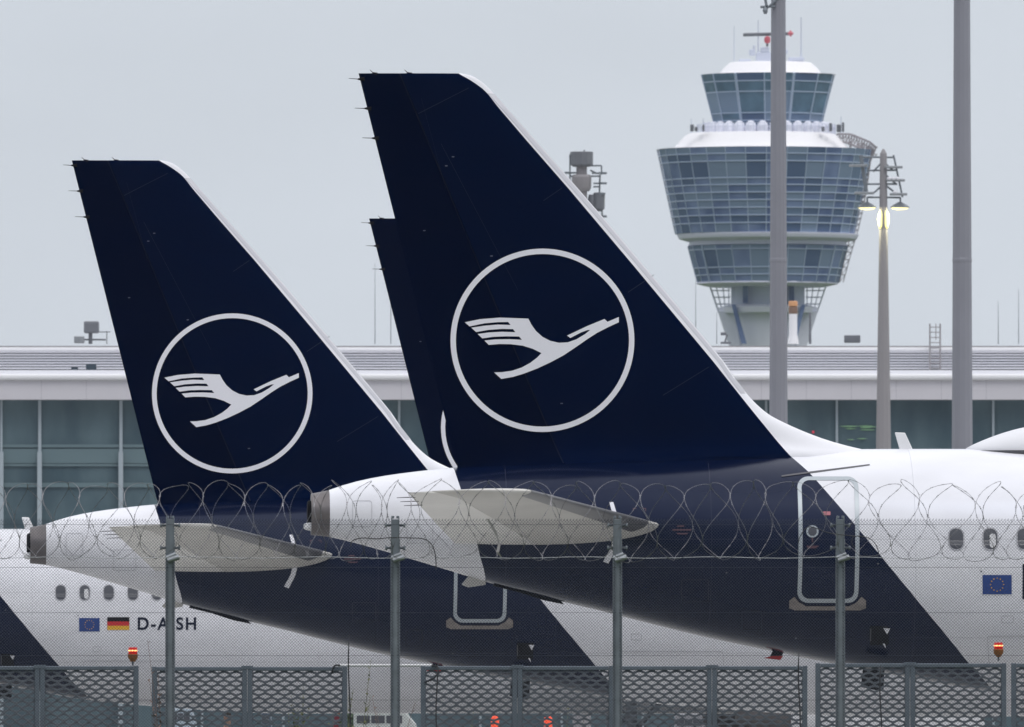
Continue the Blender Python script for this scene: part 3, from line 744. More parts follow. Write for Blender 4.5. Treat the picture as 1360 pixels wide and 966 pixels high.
# ------------------------------------------------------------------ expanded metal barrier sections
YP = 212.0; PP = YP/K
def bx(px): return (px-680)*PP
def bz(py): return HC+(HY-py)*PP
cwd, cht = 16.1*PP, 11.5*PP
def lattice(x0_, x1_, z0_, z1_):
    m = MB(); nx = int(round((x1_-x0_)/cwd)); cw_ = (x1_-x0_)/nx; nz_ = int((z1_-z0_)/(cht/2))
    def hole(cx, cz):
        a, b = cw_/2, cht/2; ha, hb = a*.85, b*.46
        inn = [(-ha, 0), (-ha*.50, hb*.66), (0, hb), (ha*.50, hb*.66), (ha, 0), (ha*.50, -hb*.66), (0, -hb), (-ha*.50, -hb*.66)]
        o = [(-a, 0), (-a/2, b/2), (0, b), (a/2, b/2), (a, 0), (a/2, -b/2), (0, -b), (-a/2, -b/2)]
        k = len(m.v)
        cl = lambda v: min(max(v, x0_), x1_); cz_ = lambda v: min(max(v, z0_), z1_)
        m.v += [(cl(cx+p[0]), .008*(p[1] > 0), cz_(cz+p[1])) for p in o]+[(cl(cx+p[0]), .004, cz_(cz+p[1])) for p in inn]
        for i in range(8): j = (i+1) % 8; m.f.append((k+i, k+j, k+8+j, k+8+i))
    for r_ in range(nz_+1):
        cz = z1_-r_*cht/2
        for c in range(nx+1):
            cx = x0_+c*cw_+(cw_/2 if r_ % 2 else 0)
            if cx > x1_+cw_*.1: continue
            hole(cx, cz)
    return m
def section(pa, pm, pb, ytop, label):
    e_ = empty('mesh_barrier', ((bx(pa)+bx(pb))/2, YP, 0)); ox = e_.location.x
    tag(e_, label, 'barrier', 'expanded metal barriers behind the chain link fence')
    zt = bz(ytop)
    def X(p): return bx(p)-ox
    e3 = 3.2*PP
    for (c, w_) in ((pa, e3), (pm-3.4, 3.1*PP), (pm+3.4, 3.1*PP), (pb, e3)):
        MB().box(X(c)-w_, X(c)+w_, -.03, .03, 0, zt+.002*(c == pm-3.4)).build('barrier_post', M['panelpost'], e_, bevel=.006)
    MB().box(X(pm)-8*PP, X(pm)+8*PP, -.036, -.031, zt-.035, zt+.010).build('joining_plate', M['panelpost'], e_, bevel=.002)
    for a, b in ((pa, pm-3.4), (pm+3.4, pb)):
        MB().box(X(a)+e3+.002, X(b)-e3-.002, -.022, .022, zt-.055, zt-.004).build('top_rail', M['panelpost'], e_, bevel=.008)
        o = lattice(X(a)+e3, X(b)-e3, .12, zt-.05).build('mesh_panel', M['panel'], e_, recalc=False)
        sm = o.modifiers.new('thick', 'SOLIDIFY'); sm.thickness = .006
    return e_
section(-73, 53, 181, 884.5, 'dark metal mesh barrier at the left edge, red beacon on its right end post')
section(205, 328.5, 458, 885.5, 'dark metal mesh barrier left of the open gap, right of the left red beacon')
section(562, 687, 812, 884.5, 'dark metal mesh barrier right of the open gap, two orange red posts seen through it')
section(822, 945.5, 1069, 884.5, 'dark metal mesh barrier below the middle of the nearest fuselage, left of the thin rod')
section(1086, 1208.5, 1333, 881, 'dark metal mesh barrier in front of the hanging belly panel, left of right red beacon')
section(1346, 1470, 1595, 881, 'dark metal mesh barrier cut off by the right edge of the photo')
section(-338, -210, -84, 884.5, 'dark metal mesh barrier beyond the left edge of the photo')

M['lens'] = mat('red_beacon_lens', (.5, .005, .005), .2, emit=(1, .01, .005), es=.22)
M['filament'] = mat('beacon_glow', (1, .5, .2), .3, emit=(1, .45, .16), es=2.2)
M['amber'] = mat('amber_housing', (.42, .15, .03), .4)
def beacon(px, pyt, label):
    e_ = empty('warning_beacon', (bx(px), YP, bz(pyt+24.5))); tag(e_, label, 'beacon', 'red warning beacons on the barrier posts')
    H = 24.5*PP
    MB().bar((0, 0, 0), (0, 0, H*.32), .012, .016, 8).build('stem', M['steelgrey'], e_, smooth=40)
    MB().lathe([(.03, H*.22), (.042, H*.32), (.058, H*.40), (.064, H*.60), (.066, H*.615), (.064, H*.635)], (0, 0, 0), 20).build('housing', M['amber'], e_, smooth=40)
    l = MB().lathe([(.054, H*.636), (.056, H*.66), (.056, H*.95), (.050, H*1.0), (.01, H*1.005)], (0, 0, 0), 20).build('lens', M['lens'], e_, smooth=40)
    MB().lathe([(.0565, H*.79), (.0575, H*.80), (.0575, H*.845), (.0565, H*.855)], (0, 0, 0), 20).build('glowing_band', M['filament'], l, smooth=40)
beacon(176.5, 860, 'left lit red beacon on amber base, on a barrier post below the small flags')
beacon(1326, 853.5, 'right lit red beacon on amber base, below the blue flag with a ring of stars')
# white bar with bent hooks bridging the gap
wb = empty('gap_bar', (bx(511), YP, bz(884))); tag(wb, 'thin white horizontal bar with black hooks bridging the gap between two mesh barriers', 'bar')
ox = bx(511)
MB().bar((bx(448)-ox, 0, 0), (bx(573)-ox, 0, 0), .017, k=8).build('white_bar', M['white'], wb, smooth=40)
for s, P in ((0, ((452, 883.6), (447, 883.5), (444, 885), (442, 889), (441, 895))), (1, ((573, 884.5), (578, 884.5), (582, 887), (582, 894), (577, 901), (564, 907)))):
    MB().tube([(bx(a)-ox, -.04, bz(b)-bz(884)) for a, b in P], .011, 6).build('hook', M['black'], wb, smooth=True)
for px, pyt, lb in ((466.5, 846, 'thin dark rod standing at the left of the gap in the barriers'), (581.5, 880, 'thin dark rod at the left end of the barrier right of the gap'), (1057, 864, 'thin dark rod below the red tipped drain mast'), (1164, 884, 'thin dark rod crossing the hanging belly panel')):
    o = MB().tube([(.012*math.sin(i*.9+px), 0, (bz(pyt))*i/12) for i in range(13)], [.0085]*12+[.004], 6).build('marker_rod', mat('rod_dark', (.02, .02, .022), .6), None, smooth=True, loc=(bx(px), YP-2.5, 0))
    tag(o, lb, 'rod', 'thin dark rods in front of the barriers')

# ------------------------------------------------------------------ weeds
M['weed'] = mat('dry_green_stem', (.14, .15, .05), .8, var=.3); M['weedr'] = mat('reddish_twig', (.20, .13, .10), .8, var=.2)
def weed(px, pyt, Y, seed, label, m, spread=.25, nst=5):
    r_ = random.Random(seed); sc = Y/K; H = HC+(HY-pyt)*sc
    e_ = empty('tall_weed', ((px-680)*sc, Y, 0)); tag(e_, label, 'weed', 'tall weeds growing by the barriers')
    s_ = MB(); lf = MB()
    for i in range(nst):
        h = H*(1 if i == 0 else r_.uniform(.7, .97)); a = r_.uniform(0, 6.28); sp_ = spread*r_.uniform(.2, 1)
        P = [(sp_*math.cos(a)*(k/8)**1.6, sp_*math.sin(a)*(k/8)**1.6, h*k/8) for k in range(9)]
        s_.tube(P, [.008-.0007*k for k in range(9)], 5)
        for k in range(int(26)):
            u = r_.uniform(.15, 1); q = Vector((sp_*math.cos(a)*u**1.6, sp_*math.sin(a)*u**1.6, h*u)); b = r_.uniform(0, 6.28)
            d = Vector((math.cos(b), math.sin(b), r_.uniform(.2, 1.2)))*r_.uniform(.08, .2)*(1.15-u); w_ = d.cross(Vector((0, 0, 1))).normalized()*.016
            lf.quad(q, q+d*.5+w_, q+d, q+d*.5-w_)
    s_.build('stems', m, e_, smooth=True, recalc=False); lf.build('leaves', m, e_, recalc=False)
weed(474, 876, 209.5, 1, 'tallest yellow green weed in the gap between the barriers', M['weed'], .3, 3)
weed(450, 915, 214, 2, 'green weed behind the mesh at the left edge of the open gap', M['weed'], .2, 7)
weed(402, 905, 214, 3, 'bushy yellow green weed behind the mesh barrier left of the gap', M['weed'], .18, 9)
weed(390, 940, 214, 4, 'short green weed behind the mesh, left of the bushy one', M['weed'], .16, 8)
weed(218, 850, 209.5, 5, 'bare reddish twigs beside the leftmost full fence post', M['weedr'], .35, 4)
weed(622, 942, 214.5, 6, 'low olive weed behind the mesh left of the orange red posts', M['weed'], .3, 6)
weed(750, 942, 214.5, 8, 'low olive weed behind the mesh right of the orange red posts', M['weed'], .3, 7)
weed(515, 926, 214, 9, 'thin brown weed low in the open gap', M['weedr'], .4, 4)

# ------------------------------------------------------------------ things on the apron, low behind the barriers
def delineator(px, Y, label):
    e_ = empty('delineator_post', (wx(px, Y), Y, 0)); tag(e_, label, 'traffic post', 'orange red traffic posts')
    H = wz(951, Y)
    MB().lathe([(.28, 0), (.28, .05), (.12, .10), (.06, .14)], k=20).build('base', M['black'], e_, smooth=40)
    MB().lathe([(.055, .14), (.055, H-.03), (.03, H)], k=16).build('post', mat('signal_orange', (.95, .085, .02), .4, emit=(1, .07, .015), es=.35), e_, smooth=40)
    for z in (.55, .95, H-.28):
        if z < H: MB().lathe([(.058, z), (.060, z+.01), (.060, z+.09), (.058, z+.1)], k=16).build('reflective_band', mat('band_pale', (.9, .55, .35), .3), e_, smooth=40)
delineator(657.5, 228, 'left orange red traffic post behind the mesh')
delineator(728, 228, 'right orange red traffic post behind the mesh')
def van(px0, px1, Y, pyroof, pywin, label, colr, name='service_van', rz=0):
    Lg = (px1-px0)*Y/K; H = wz(pyroof, Y)-.16; cx = wx((px0+px1)/2, Y)
    e_ = empty(name, (cx, Y, .16), rz); tag(e_, label, 'service vehicle', 'service vehicles seen low through the barriers')
    m = mat(name+'_paint', colr, .35, coat=.5); h = Lg/2; wl = wz(pywin, Y)-.16
    MB().extrude([(-h, .35), (h, .35), (h, wl*.75), (h*.9, wl), (h*.55, H), (-h*.96, H), (-h, H*.96)], -.95, .95).build('body', m, e_, bevel=.05)
    for s in (-1, 1):
        for a, b in ((-.9, -.5), (-.46, -.05), (0, .48)):
            MB().extrude([(h*a, wl+.02), (h*b, wl+.02), (h*b, H-.14), (h*a, H-.14)], s*.952, s*.962).build('side_window', M['winglass'], e_)
        for a in (-.62, .62):
            w_ = MB().lathe([(.2, -.1), (.33, -.1), (.36, 0), (.33, .1), (.2, .1)], (h*a, s*.88, .36), 20, 'y').build('wheel', M['tyre'], e_, smooth=40)
            MB().lathe([(.03, -.11), (.2, -.105), (.2, .105), (.03, .11)], (h*a, s*.88, .36), 16, 'y').build('rim', M['galv_light'], w_, smooth=40)
    for s in (-1, 1): MB().box(h-.01, h+.02, s*.7-.12, s*.7+.12, .7, .9).build('headlight', M['decalw'], e_, bevel=.01)
van(470, 557, 412, 943, 962, 'white service van with dark windows seen low through the open gap', (.50, .53, .51))
van(896, 944, 405, 948, 965, 'grey service van low behind the mesh left of the red tipped drain mast', (.25, .25, .27))
van(1225, 1284, 405, 953, 966, 'dark red service van low behind the mesh under the belly at right', (.22, .02, .025))
e_ = empty('sign_board', (wx(443, 230), 230, 0), R(8)); tag(e_, 'dark red leaning board low behind the mesh just left of the open gap', 'board')
MB().extrude([(-.045, .9), (.03, .9), (.085, wz(945, 230)), (.02, wz(945, 230)+.01)], -.01, .01).build('board', mat('board_red', (.20, .015, .03), .5), e_)
MB().bar((0, .02, 0), (0, .02, 1.1), .02).build('stake', M['steelgrey'], e_)
van(228, 262, 412, 940, 958, 'pale blue van low behind the mesh beside the first full fence post', (.35, .42, .48))
van(348, 362, 412, 942, 962, 'dark blue van low behind the mesh right of the person in yellow', (.06, .09, .13))

M['shrub'] = mat('shrub_green', (.12, .17, .10), .9, var=.4)
def shrub(px, w_, pyt, label, seed):
    Y = 424; r_ = random.Random(seed); H = wz(pyt, Y)-.16; rw_ = w_*Y/K/2
    e_ = empty('shrub', (wx(px, Y), Y, .16)); tag(e_, label, 'shrub', 'pale green shrubs low behind the open gap')
    lf = MB(); st_ = MB()
    for i in range(1500):
        z = H*(.06+.94*r_.random()**.8); rr_ = rw_*math.sqrt(max(.05, 1-((z/H-.45)/.6)**2))*math.sqrt(r_.random())*r_.uniform(.75, 1.15); a = r_.uniform(0, 6.283)
        q = Vector((rr_*math.cos(a), rr_*math.sin(a), z)); d = Vector((r_.uniform(-1, 1), r_.uniform(-1, 1), r_.uniform(-.5, 1))).normalized()*r_.uniform(.05, .11); p_ = d.cross(Vector((r_.uniform(-1, 1), r_.uniform(-1, 1), 1))).normalized()*.03
        lf.quad(q-d*.5, q+p_, q+d*.5, q-p_)
    for i in range(7):
        a = r_.uniform(0, 6.283); st_.bar((0, 0, 0), (rw_*.6*math.cos(a), rw_*.6*math.sin(a), H*r_.uniform(.6, .9)), .02, .006, 5)
    lf.build('leaves', M['shrub'], e_, recalc=False); st_.build('stems', M['weedr'], e_)
shrub(466, 20, 943, 'pale green shrub low at the left side of the open gap', 21)
shrub(538, 18, 942, 'pale green shrub low at the right side of the open gap', 22)
# person in a yellow vest, seen head and shoulders through the mesh
def skin_body(name, joints, edges, m, parent, sub=2):
    me = bpy.data.meshes.new(name); me.from_pydata([j[0] for j in joints], edges, [])
    o = bpy.data.objects.new(name, me); COL.objects.link(o)
    o.modifiers.new('skin', 'SKIN'); sv = me.skin_vertices[0].data
    for i, j in enumerate(joints): sv[i].radius = (j[1], j[2] if len(j) > 2 else j[1])
    sv[0].use_root = True
    s = o.modifiers.new('sub', 'SUBSURF'); s.levels = s.render_levels = sub
    dg = bpy.context.evaluated_depsgraph_get(); me2 = bpy.data.meshes.new_from_object(o.evaluated_get(dg))
    bpy.data.objects.remove(o); me2.materials.clear(); me2.materials.append(m); me2.shade_smooth()
    o2 = bpy.data.objects.new(name, me2); COL.objects.link(o2); o2.parent = parent; return o2
YP2 = 262.0
pe = empty('person', (wx(302, YP2), YP2, 0), R(170)); pe.scale = (1.02, 1.02, 1.02); tag(pe, 'person with dark hair in a bright yellow safety vest behind the mesh barrier', 'person')
J = [((0, 0, .88), .13, .10), ((0, 0, 1.08), .13, .10), ((0, 0, 1.28), .15, .105), ((0, 0, 1.36), .06, .06), ((0, -.01, 1.43), .05, .055), ((0, -.02, 1.53), .072, .09), ((0, -.01, 1.60), .055, .07),
     ((.17, 0, 1.29), .055), ((.22, .02, 1.03), .042), ((.21, -.08, .80), .032), ((.21, -.11, .71), .03), ((-.17, 0, 1.29), .055), ((-.22, .02, 1.03), .042), ((-.21, -.08, .80), .032), ((-.21, -.11, .71), .03),
     ((.09, 0, .80), .09), ((.10, -.01, .46), .06), ((.10, .02, .09), .042), ((.10, -.12, .04), .035), ((-.09, 0, .80), .09), ((-.10, .03, .46), .06), ((-.10, .06, .09), .042), ((-.10, -.08, .04), .035)]
E = [(0, 1), (1, 2), (2, 3), (3, 4), (4, 5), (5, 6), (2, 7), (7, 8), (8, 9), (9, 10), (2, 11), (11, 12), (12, 13), (13, 14), (0, 15), (15, 16), (16, 17), (17, 18), (0, 19), (19, 20), (20, 21), (21, 22)]
for s in (1, -1):        # fingers
    b = 10 if s == 1 else 14
    for k in range(4):
        i0 = len(J); J.append(((s*.21+(-.024+.016*k), -.125, .655), .009)); J.append(((s*.21+(-.026+.017*k), -.12, .615+.004*abs(k-1)), .008)); E += [(b, i0), (i0, i0+1)]
    i0 = len(J); J.append(((s*.18, -.14, .68), .010)); E.append((b, i0))
body = skin_body('body', J, E, mat('skin_and_work_trousers', (.22, .13, .10), .7), pe)
skin_body('safety_vest', [((0, 0, .86), .155, .125), ((0, 0, 1.08), .155, .12), ((0, 0, 1.27), .175, .125), ((0, 0, 1.335), .10, .09), ((.15, 0, 1.29), .07), ((.19, .01, 1.2), .062), ((-.15, 0, 1.29), .07), ((-.19, .01, 1.2), .062)],
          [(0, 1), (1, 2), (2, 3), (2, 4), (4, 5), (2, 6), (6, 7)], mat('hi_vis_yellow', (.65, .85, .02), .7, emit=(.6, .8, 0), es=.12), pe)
skin_body('trousers', [((0, 0, .88), .14, .11), ((.09, 0, .80), .098), ((.10, -.01, .46), .072), ((.10, .02, .12), .058), ((-.09, 0, .80), .098), ((-.10, .03, .46), .072), ((-.10, .06, .12), .058)],
          [(0, 1), (1, 2), (2, 3), (0, 4), (4, 5), (5, 6)], mat('trousers_dark', (.02, .025, .04), .9), pe)
skin_body('hair', [((0, .01, 1.54), .078, .088), ((0, 0, 1.61), .066, .08)], [(0, 1)], mat('dark_hair', (.02, .015, .012), .8), pe)
fc_ = MB(); 
for s in (-1, 1): fc_.lathe([(.001, -.006), (.009, 0), (.001, .006)], (s*.026, -.105, 1.535), 8, 'y')
fc_.lathe([(.002, -.02), (.012, 0), (.010, .015)], (0, -.115, 1.505), 8, 'y'); fc_.build('face_features', mat('eyes', (.05, .03, .03), .4), body, smooth=True)

# ------------------------------------------------------------------ light masts
def arc_lamp(m, parent): pass
def tall_mast(px, Y, wb_, wt_, ytop_z, label, seed):
    e_ = empty('light_mast', (wx(px, Y), Y, .16)); tag(e_, label, 'light mast', 'tall grey apron light masts')
    MB().lathe([(wb_*1.3, 0), (wb_*1.3, .5), (wb_, .52), (wt_, ytop_z)], k=12, ph=.5).build('mast', M['mast'], e_, smooth=8)
    for i, z in enumerate([8, 17, 26]): 
        rr = wb_+(wt_-wb_)*z/ytop_z; MB().lathe([(rr+.004, z), (rr+.012, z+.02), (rr+.012, z+.12), (rr+.004, z+.14)], k=12, ph=.5).build('joint_band', M['mast'], e_)
    cr_ = MB(); zt = ytop_z-.6
    for a in range(8):
        t = a*math.pi/4; cr_.bar((0, 0, zt), (2.2*math.cos(t), 2.2*math.sin(t), zt-.1), .06, k=6)
    cr_.build('crown_frame', M['galv'], e_)
    for a in range(8):
        t = a*math.pi/4; c, s = 2.2*math.cos(t), 2.2*math.sin(t)
        f = MB().lathe([(.36, -.35), (.36, -.30), (.2, -.05), (.15, .1)], (c, s, zt-.15), 16).build('floodlight', M['steelgrey'], e_, smooth=40)
    return e_
YM = 567.0
m1 = tall_mast(1034, YM, .365, .20, 36, 'tall grey light mast crossing the control tower, its top out of frame', 1)
# widths tuned so the shaft reads like the photo; service arm near the top
arm = MB(); am = YM/K
def mxz(px, py): return ((px-1034)*am, HC+(HY-py)*am-.16)
for P in (((1010, 9.5), (1030, 8.5)), ((1016, -3), (1019, 12)), ((1022, 9), (1034, -3)), ((1016.5, 10), (1016.5, 15))):
    (a, b), (c, d) = P; p, q = mxz(a, b), mxz(c, d); arm.bar((p[0], -.25, p[1]), (q[0], -.25, q[1]), .045, k=6)
arm.lathe([(.05, -.12), (.09, 0), (.05, .12)], (mxz(1016.5, 14)[0], -.25, mxz(1016.5, 14)[1]), 10)
arm.build('service_arm', M['galv'], m1)
m2 = tall_mast(1278, YM, .41, .22, 37, 'thickest grey light mast at the right, rising out of frame past the radome', 2)

YL = 907.0; al = YL/K
lm = empty('lit_lamp_mast', (wx(1173.5, YL), YL, .16)); tag(lm, 'slender lamp mast right of the tower with two lit yellow lamps', 'light mast')
def lxz(px, py): return ((px-1173.5)*al, HC+(HY-py)*al-.16)
zt = lxz(1173, 204)[1]
MB().lathe([(.50, 0), (.42, lxz(0, 600)[1]), (.23, lxz(0, 300)[1]), (.19, zt), (.05, zt+.25)], k=10, ph=.5).build('mast', M['mastfar'], lm, smooth=8)
fr = MB()
def fbar(a, b, c, d, r_=.05, y=0, m_=None): p, q = lxz(a, b), lxz(c, d); (m_ or fr).bar((p[0], y, p[1]), (q[0], y, q[1]), r_, k=6)
for P in ((1145, 208.5, 1187, 209), (1152, 226.5, 1190, 226), (1150, 244.5, 1192, 244.5), (1152, 262, 1196, 262.5), (1187, 206, 1199, 262), (1152, 262, 1152, 272), (1196, 262, 1196, 270), (1160, 228, 1172, 215), (1174, 215, 1186, 226), (1161, 256, 1172, 246), (1176, 246, 1192, 258), (1176, 232, 1190, 244)):
    fbar(*P)
fbar(1143.5, 206, 1151, 256, .10)
fr.build('lamp_frame', M['galv'], lm)
for (a, b, w_) in ((1128, 220.5, 24), (1175, 222.5, 24), (1177, 240, 25), (1135, 257, 26), (1182, 258.5, 23)):
    f = MB(); p, q = lxz(a, b), lxz(a+w_, b); f.box(p[0], q[0], -.4, .4, p[1]-.04, p[1]+.08); f.build('floodlight_row', M['galv_light'], lm, bevel=.02)
for k_, a in enumerate((1179, 1184.5, 1190, 1187)):
    p = lxz(a+2, 237.5 if k_ < 3 else 255.5); MB().lathe([(.01, -.09), (.12, -.06), (.14, .02), (.05, .1)], (p[0], -.3, p[1]), 10).build('bulb_cover', M['decalw'], lm, smooth=40)
M['lit'] = mat('lit_lamp', (1, .95, .6), .4, emit=(1, .88, .42), es=1.25)
for cx in (1151.5, 1195.5):
    p = lxz(cx, 275.5)
    lh = MB().lathe([(.10, .28), (.35, .14), (.50, .03), (.50, -.02)], (p[0], 0, p[1]), 20).build('lamp_head', M['galv'], lm, smooth=40)
    MB().lathe([(.47, -.022), (.38, -.09), (.20, -.13), (.01, -.14)], (p[0], 0, p[1]), 20).build('lit_lens', M['lit'], lh, smooth=40)
    ll = bpy.data.lights.new('lamp_light', 'SPOT'); ll.energy = 450; ll.color = (1, .93, .55); ll.spot_size = R(120); ll.shadow_soft_size = .3
    lo = bpy.data.objects.new('lamp_light', ll); COL.objects.link(lo); lo.parent = lm; lo.location = (p[0], -.0, p[1]-.3)
    d = Vector((-p[0], 0, lxz(0, 296)[1]-p[1])); lo.rotation_euler = d.to_track_quat('-Z', 'Y').to_euler()
for s in (-1, 1):
    a, b = lxz(1173.5+s*3.2, 280), lxz(1173.5+s*3.5, 304)
    MB().tube([(a[0]+(b[0]-a[0])*i/6+s*.03*math.sin(i*math.pi/6), -.12, a[1]+(b[1]-a[1])*i/6) for i in range(7)], [.07, .115, .125, .13, .125, .115, .07], 8).build('pole_glow', mat('lamplight_on_pole', (1, 1, .6), .4, emit=(1, .86, .20), es=1.0), lm, smooth=True)  # emissive tubes added to imitate the lamps' yellow light on the pole

# radar and camera mast behind the nearest fin
YR = 900.0; ar = YR/K
rm = empty('radar_mast', (wx(772.5, YR), YR, .16)); tag(rm, 'grey mast with a drum shaped radar housing poking out behind the tallest fin', 'radar mast')
def rxz(px, py): return ((px-772.5)*ar, HC+(HY-py)*ar-.16)
MB().lathe([(.5, 0), (.28, rxz(0, 220)[1])], k=12).build('mast', M['mastfar'], rm, smooth=20)
z0_, z1_ = rxz(0, 218.5)[1], rxz(0, 202.5)[1]; rr = 15.2*ar
MB().lathe([(rr*.75, z0_-.12), (rr, z0_), (rr, z1_), (rr*.97, z1_+.04), (.02, z1_+.05)], k=12).lathe([(.25, rxz(0, 232)[1]), (.26, rxz(0, 222)[1]), (.36, z0_)], k=12).build('radar_drum', M['steelgrey'], rm, smooth=20)
MB().lathe([(.40, rxz(0, 254)[1]), (.50, rxz(0, 250)[1]), (.52, rxz(0, 235)[1]), (.45, rxz(0, 232)[1])], k=14).build('equipment_drum', M['mastfar'], rm, smooth=30)
c_ = rxz(796, 267)
MB().lathe([(.12, -.55), (.28, -.40), (.30, .42), (.24, .45)], (c_[0], 0, c_[1]), 14).lathe([(.2, -.35), (.26, .0), (.2, .3)], (rxz(787, 266)[0], .1, rxz(787, 266)[1]), 12).build('equipment_drum', M['steelgrey'], rm, smooth=30)
rf = MB()
for P in ((757, 205, 757, 250), (799, 220, 799, 232), (784, 220, 799, 220), (784, 226, 792, 230), (750, 229.5, 766, 229.5), (786, 230, 806, 230), (757, 234, 798, 234), (797, 232, 796, 262), (788, 243.5, 806, 243.5), (788, 248, 797, 248), (788, 257.5, 804, 257.5), (799, 270, 800, 290), (790, 287.5, 806, 287.5), (776, 199, 776, 204)):
    p, q = rxz(*P[:2]), rxz(*P[2:]); rf.bar((p[0], 0, p[1]), (q[0], 0, q[1]), .045, k=6)
for P in ((750, 229.5, 757, 229.5), (795, 230, 806, 230), (798, 243.5, 806, 243.5), (796, 257.5, 804, 257.5), (798, 287.5, 806, 287.5)):
    p, q = rxz(*P[:2]), rxz(*P[2:]); rf.box(p[0], q[0], -.3, .3, p[1]-.05, p[1]+.05)
rf.build('antenna_frame', M['galv'], rm)

# ------------------------------------------------------------------ terminal
YT = 986.0; at_ = YT/K
def tx(px): return (px-680)*at_
def tz(py): return HC+(HY-py)*at_
term = empty('terminal_building', (0, YT, .16)); tag(term, 'long low terminal with teal glass front and louvred roof band behind the airliners', 'building')
M['clad'] = mat('fascia_panels', (.60, .585, .62), .55, var=.02, vscale=.4)
M['cladw'] = mat('white_roof_edge', (.80, .80, .82), .5)
M['louv'] = mat('louvre_grey', (.86, .86, .90), .5, .2)
M['louvd'] = mat('louvre_shadow_gap', (.22, .22, .26), .7)
M['mull'] = mat('mullion', (.36, .42, .46), .5)
M['glassrefl'] = mat('glass_reflection', (.13, .195, .215), .35)
x0_, x1_ = -75, 80; G = -.16
def tb(n, a, b, y0, y1, za, zb, m, par=term, **k): return MB().box(a, b, y0, y1, za+G, zb+G).build(n, m, par, **k)
gl = bpy.data.materials.new('terminal_glass'); gl.use_nodes = True; nt = gl.node_tree; b = nt.nodes['Principled BSDF']
t_ = N(nt, 'ShaderNodeTexCoord'); mpp = N(nt, 'ShaderNodeMapping'); mpp.inputs['Scale'].default_value = (.14, .1, .06); nt.links.new(t_.outputs['Object'], mpp.inputs[0])
n_ = N(nt, 'ShaderNodeTexNoise'); n_.inputs['Scale'].default_value = 3; n_.inputs['Detail'].default_value = 4; nt.links.new(mpp.outputs[0], n_.inputs['Vector'])
c_r = N(nt, 'ShaderNodeValToRGB'); c_r.color_ramp.elements[0].position = .35; c_r.color_ramp.elements[0].color = (.058, .098, .120, 1); c_r.color_ramp.elements[1].position = .7; c_r.color_ramp.elements[1].color = (.120, .178, .200, 1)
nt.links.new(n_.outputs['Fac'], c_r.inputs[0]); nt.links.new(c_r.outputs[0], b.inputs['Base Color']); b.inputs['Roughness'].default_value = .12; b.inputs['Specular IOR Level'].default_value = .35
tb('roof_block', x0_, x1_, 6, 60, 0, tz(457), M['clad'])
tb('glass_wall', x0_, x1_, 1.2, 5.9, .2, tz(531)-.01, gl)
tb('fascia', x0_, x1_, 0, 5.9, tz(531), tz(505), M['clad'])
tb('fascia_edge', x0_, x1_, -.25, 5.9, tz(505)+.003, tz(497), M['cladw'], bevel=.12)
tb('gutter', x0_, x1_, .6, 5.9, tz(497)+.003, tz(491.5), M['louv'])
tb('roof_edge', x0_, x1_, 4.7, 7, tz(463.5), tz(459), M['cladw'], bevel=.05)
tb('roof_lip', x0_, x1_, 5.2, 7, tz(459)+.003, tz(456.8), M['mastfar'])
tb('louvre_back', x0_, x1_, 5.6, 5.95, tz(491.5), tz(463.5)-.004, M['louvd'])
lv = MB(); k_ = 8
for i in range(k_):
    zc = tz(490.2)+(tz(465)-tz(490.2))*i/(k_-1)
    lv.box(x0_, x1_, 5.3, 5.5, zc-.045+G, zc+.050+G)
lv.build('louvres', M['louv'], term)
fs = MB()
for i in range(60):
    x = x0_+i*2.6+1; fs.box(x, x+.012, -.004, 0, tz(531)+.02+G, tz(505)-.02+G)
fs.build('fascia_joint', M['louvd'], term)
for px in (-160, -56, 1, 52, 160, 268, 376, 484, 530, 638, 746, 854, 962, 1018, 1112, 1320, 1372, 1428, 1536, 1644, -268, -376):
    w_ = .065 if px not in (52, 160) else .09
    tb('mullion', tx(px)-w_, tx(px)+w_, .95, 1.18, .2, tz(531)-.02, M['mull'])
    if px in (52, 160, 1, -56): tb('column', tx(px)-.13, tx(px)+.13, .62, .92, .2, tz(600), M['mull'])
for za, zb in ((594, 590), (615, 596), (619, 616), (647, 641)):  # pale strips painted in for the reflections across the glass
    tb('reflection_band', x0_, tx(470), 1.08 if zb != 596 else 1.12, 1.19, tz(za), tz(zb), M['glassrefl'] if zb == 596 else M['mull'] if False else M['glassrefl'])
M['gateglow'] = mat('lit_green_display', (.1, .2, .1), .4, emit=(.22, .38, .24), es=.35)
gr_ = random.Random(4)
for i in range(9):
    a = gr_.uniform(1120, 1158); b = 566+gr_.choice((0, 2.5, 5.5, 8, 17, 20))+gr_.uniform(-1, 1); w_ = gr_.uniform(5, 15)
    q = MB().lathe([(.01, -w_*at_), (.045, -w_*at_*.6), (.07, 0), (.045, w_*at_*.5), (.01, w_*at_)], (tx(min(max(a, 1115+w_), 1160)), 1.12, tz(b)+G), 8, 'x', sy=.5)
    q.build('green_light', M['gateglow'], term, smooth=True)
tb('red_light', tx(1079), tx(1082), 1.1, 1.17, tz(575), tz(572), mat('red_sign', (.4, .02, .05), .4, emit=(.8, .05, .08), es=.5))
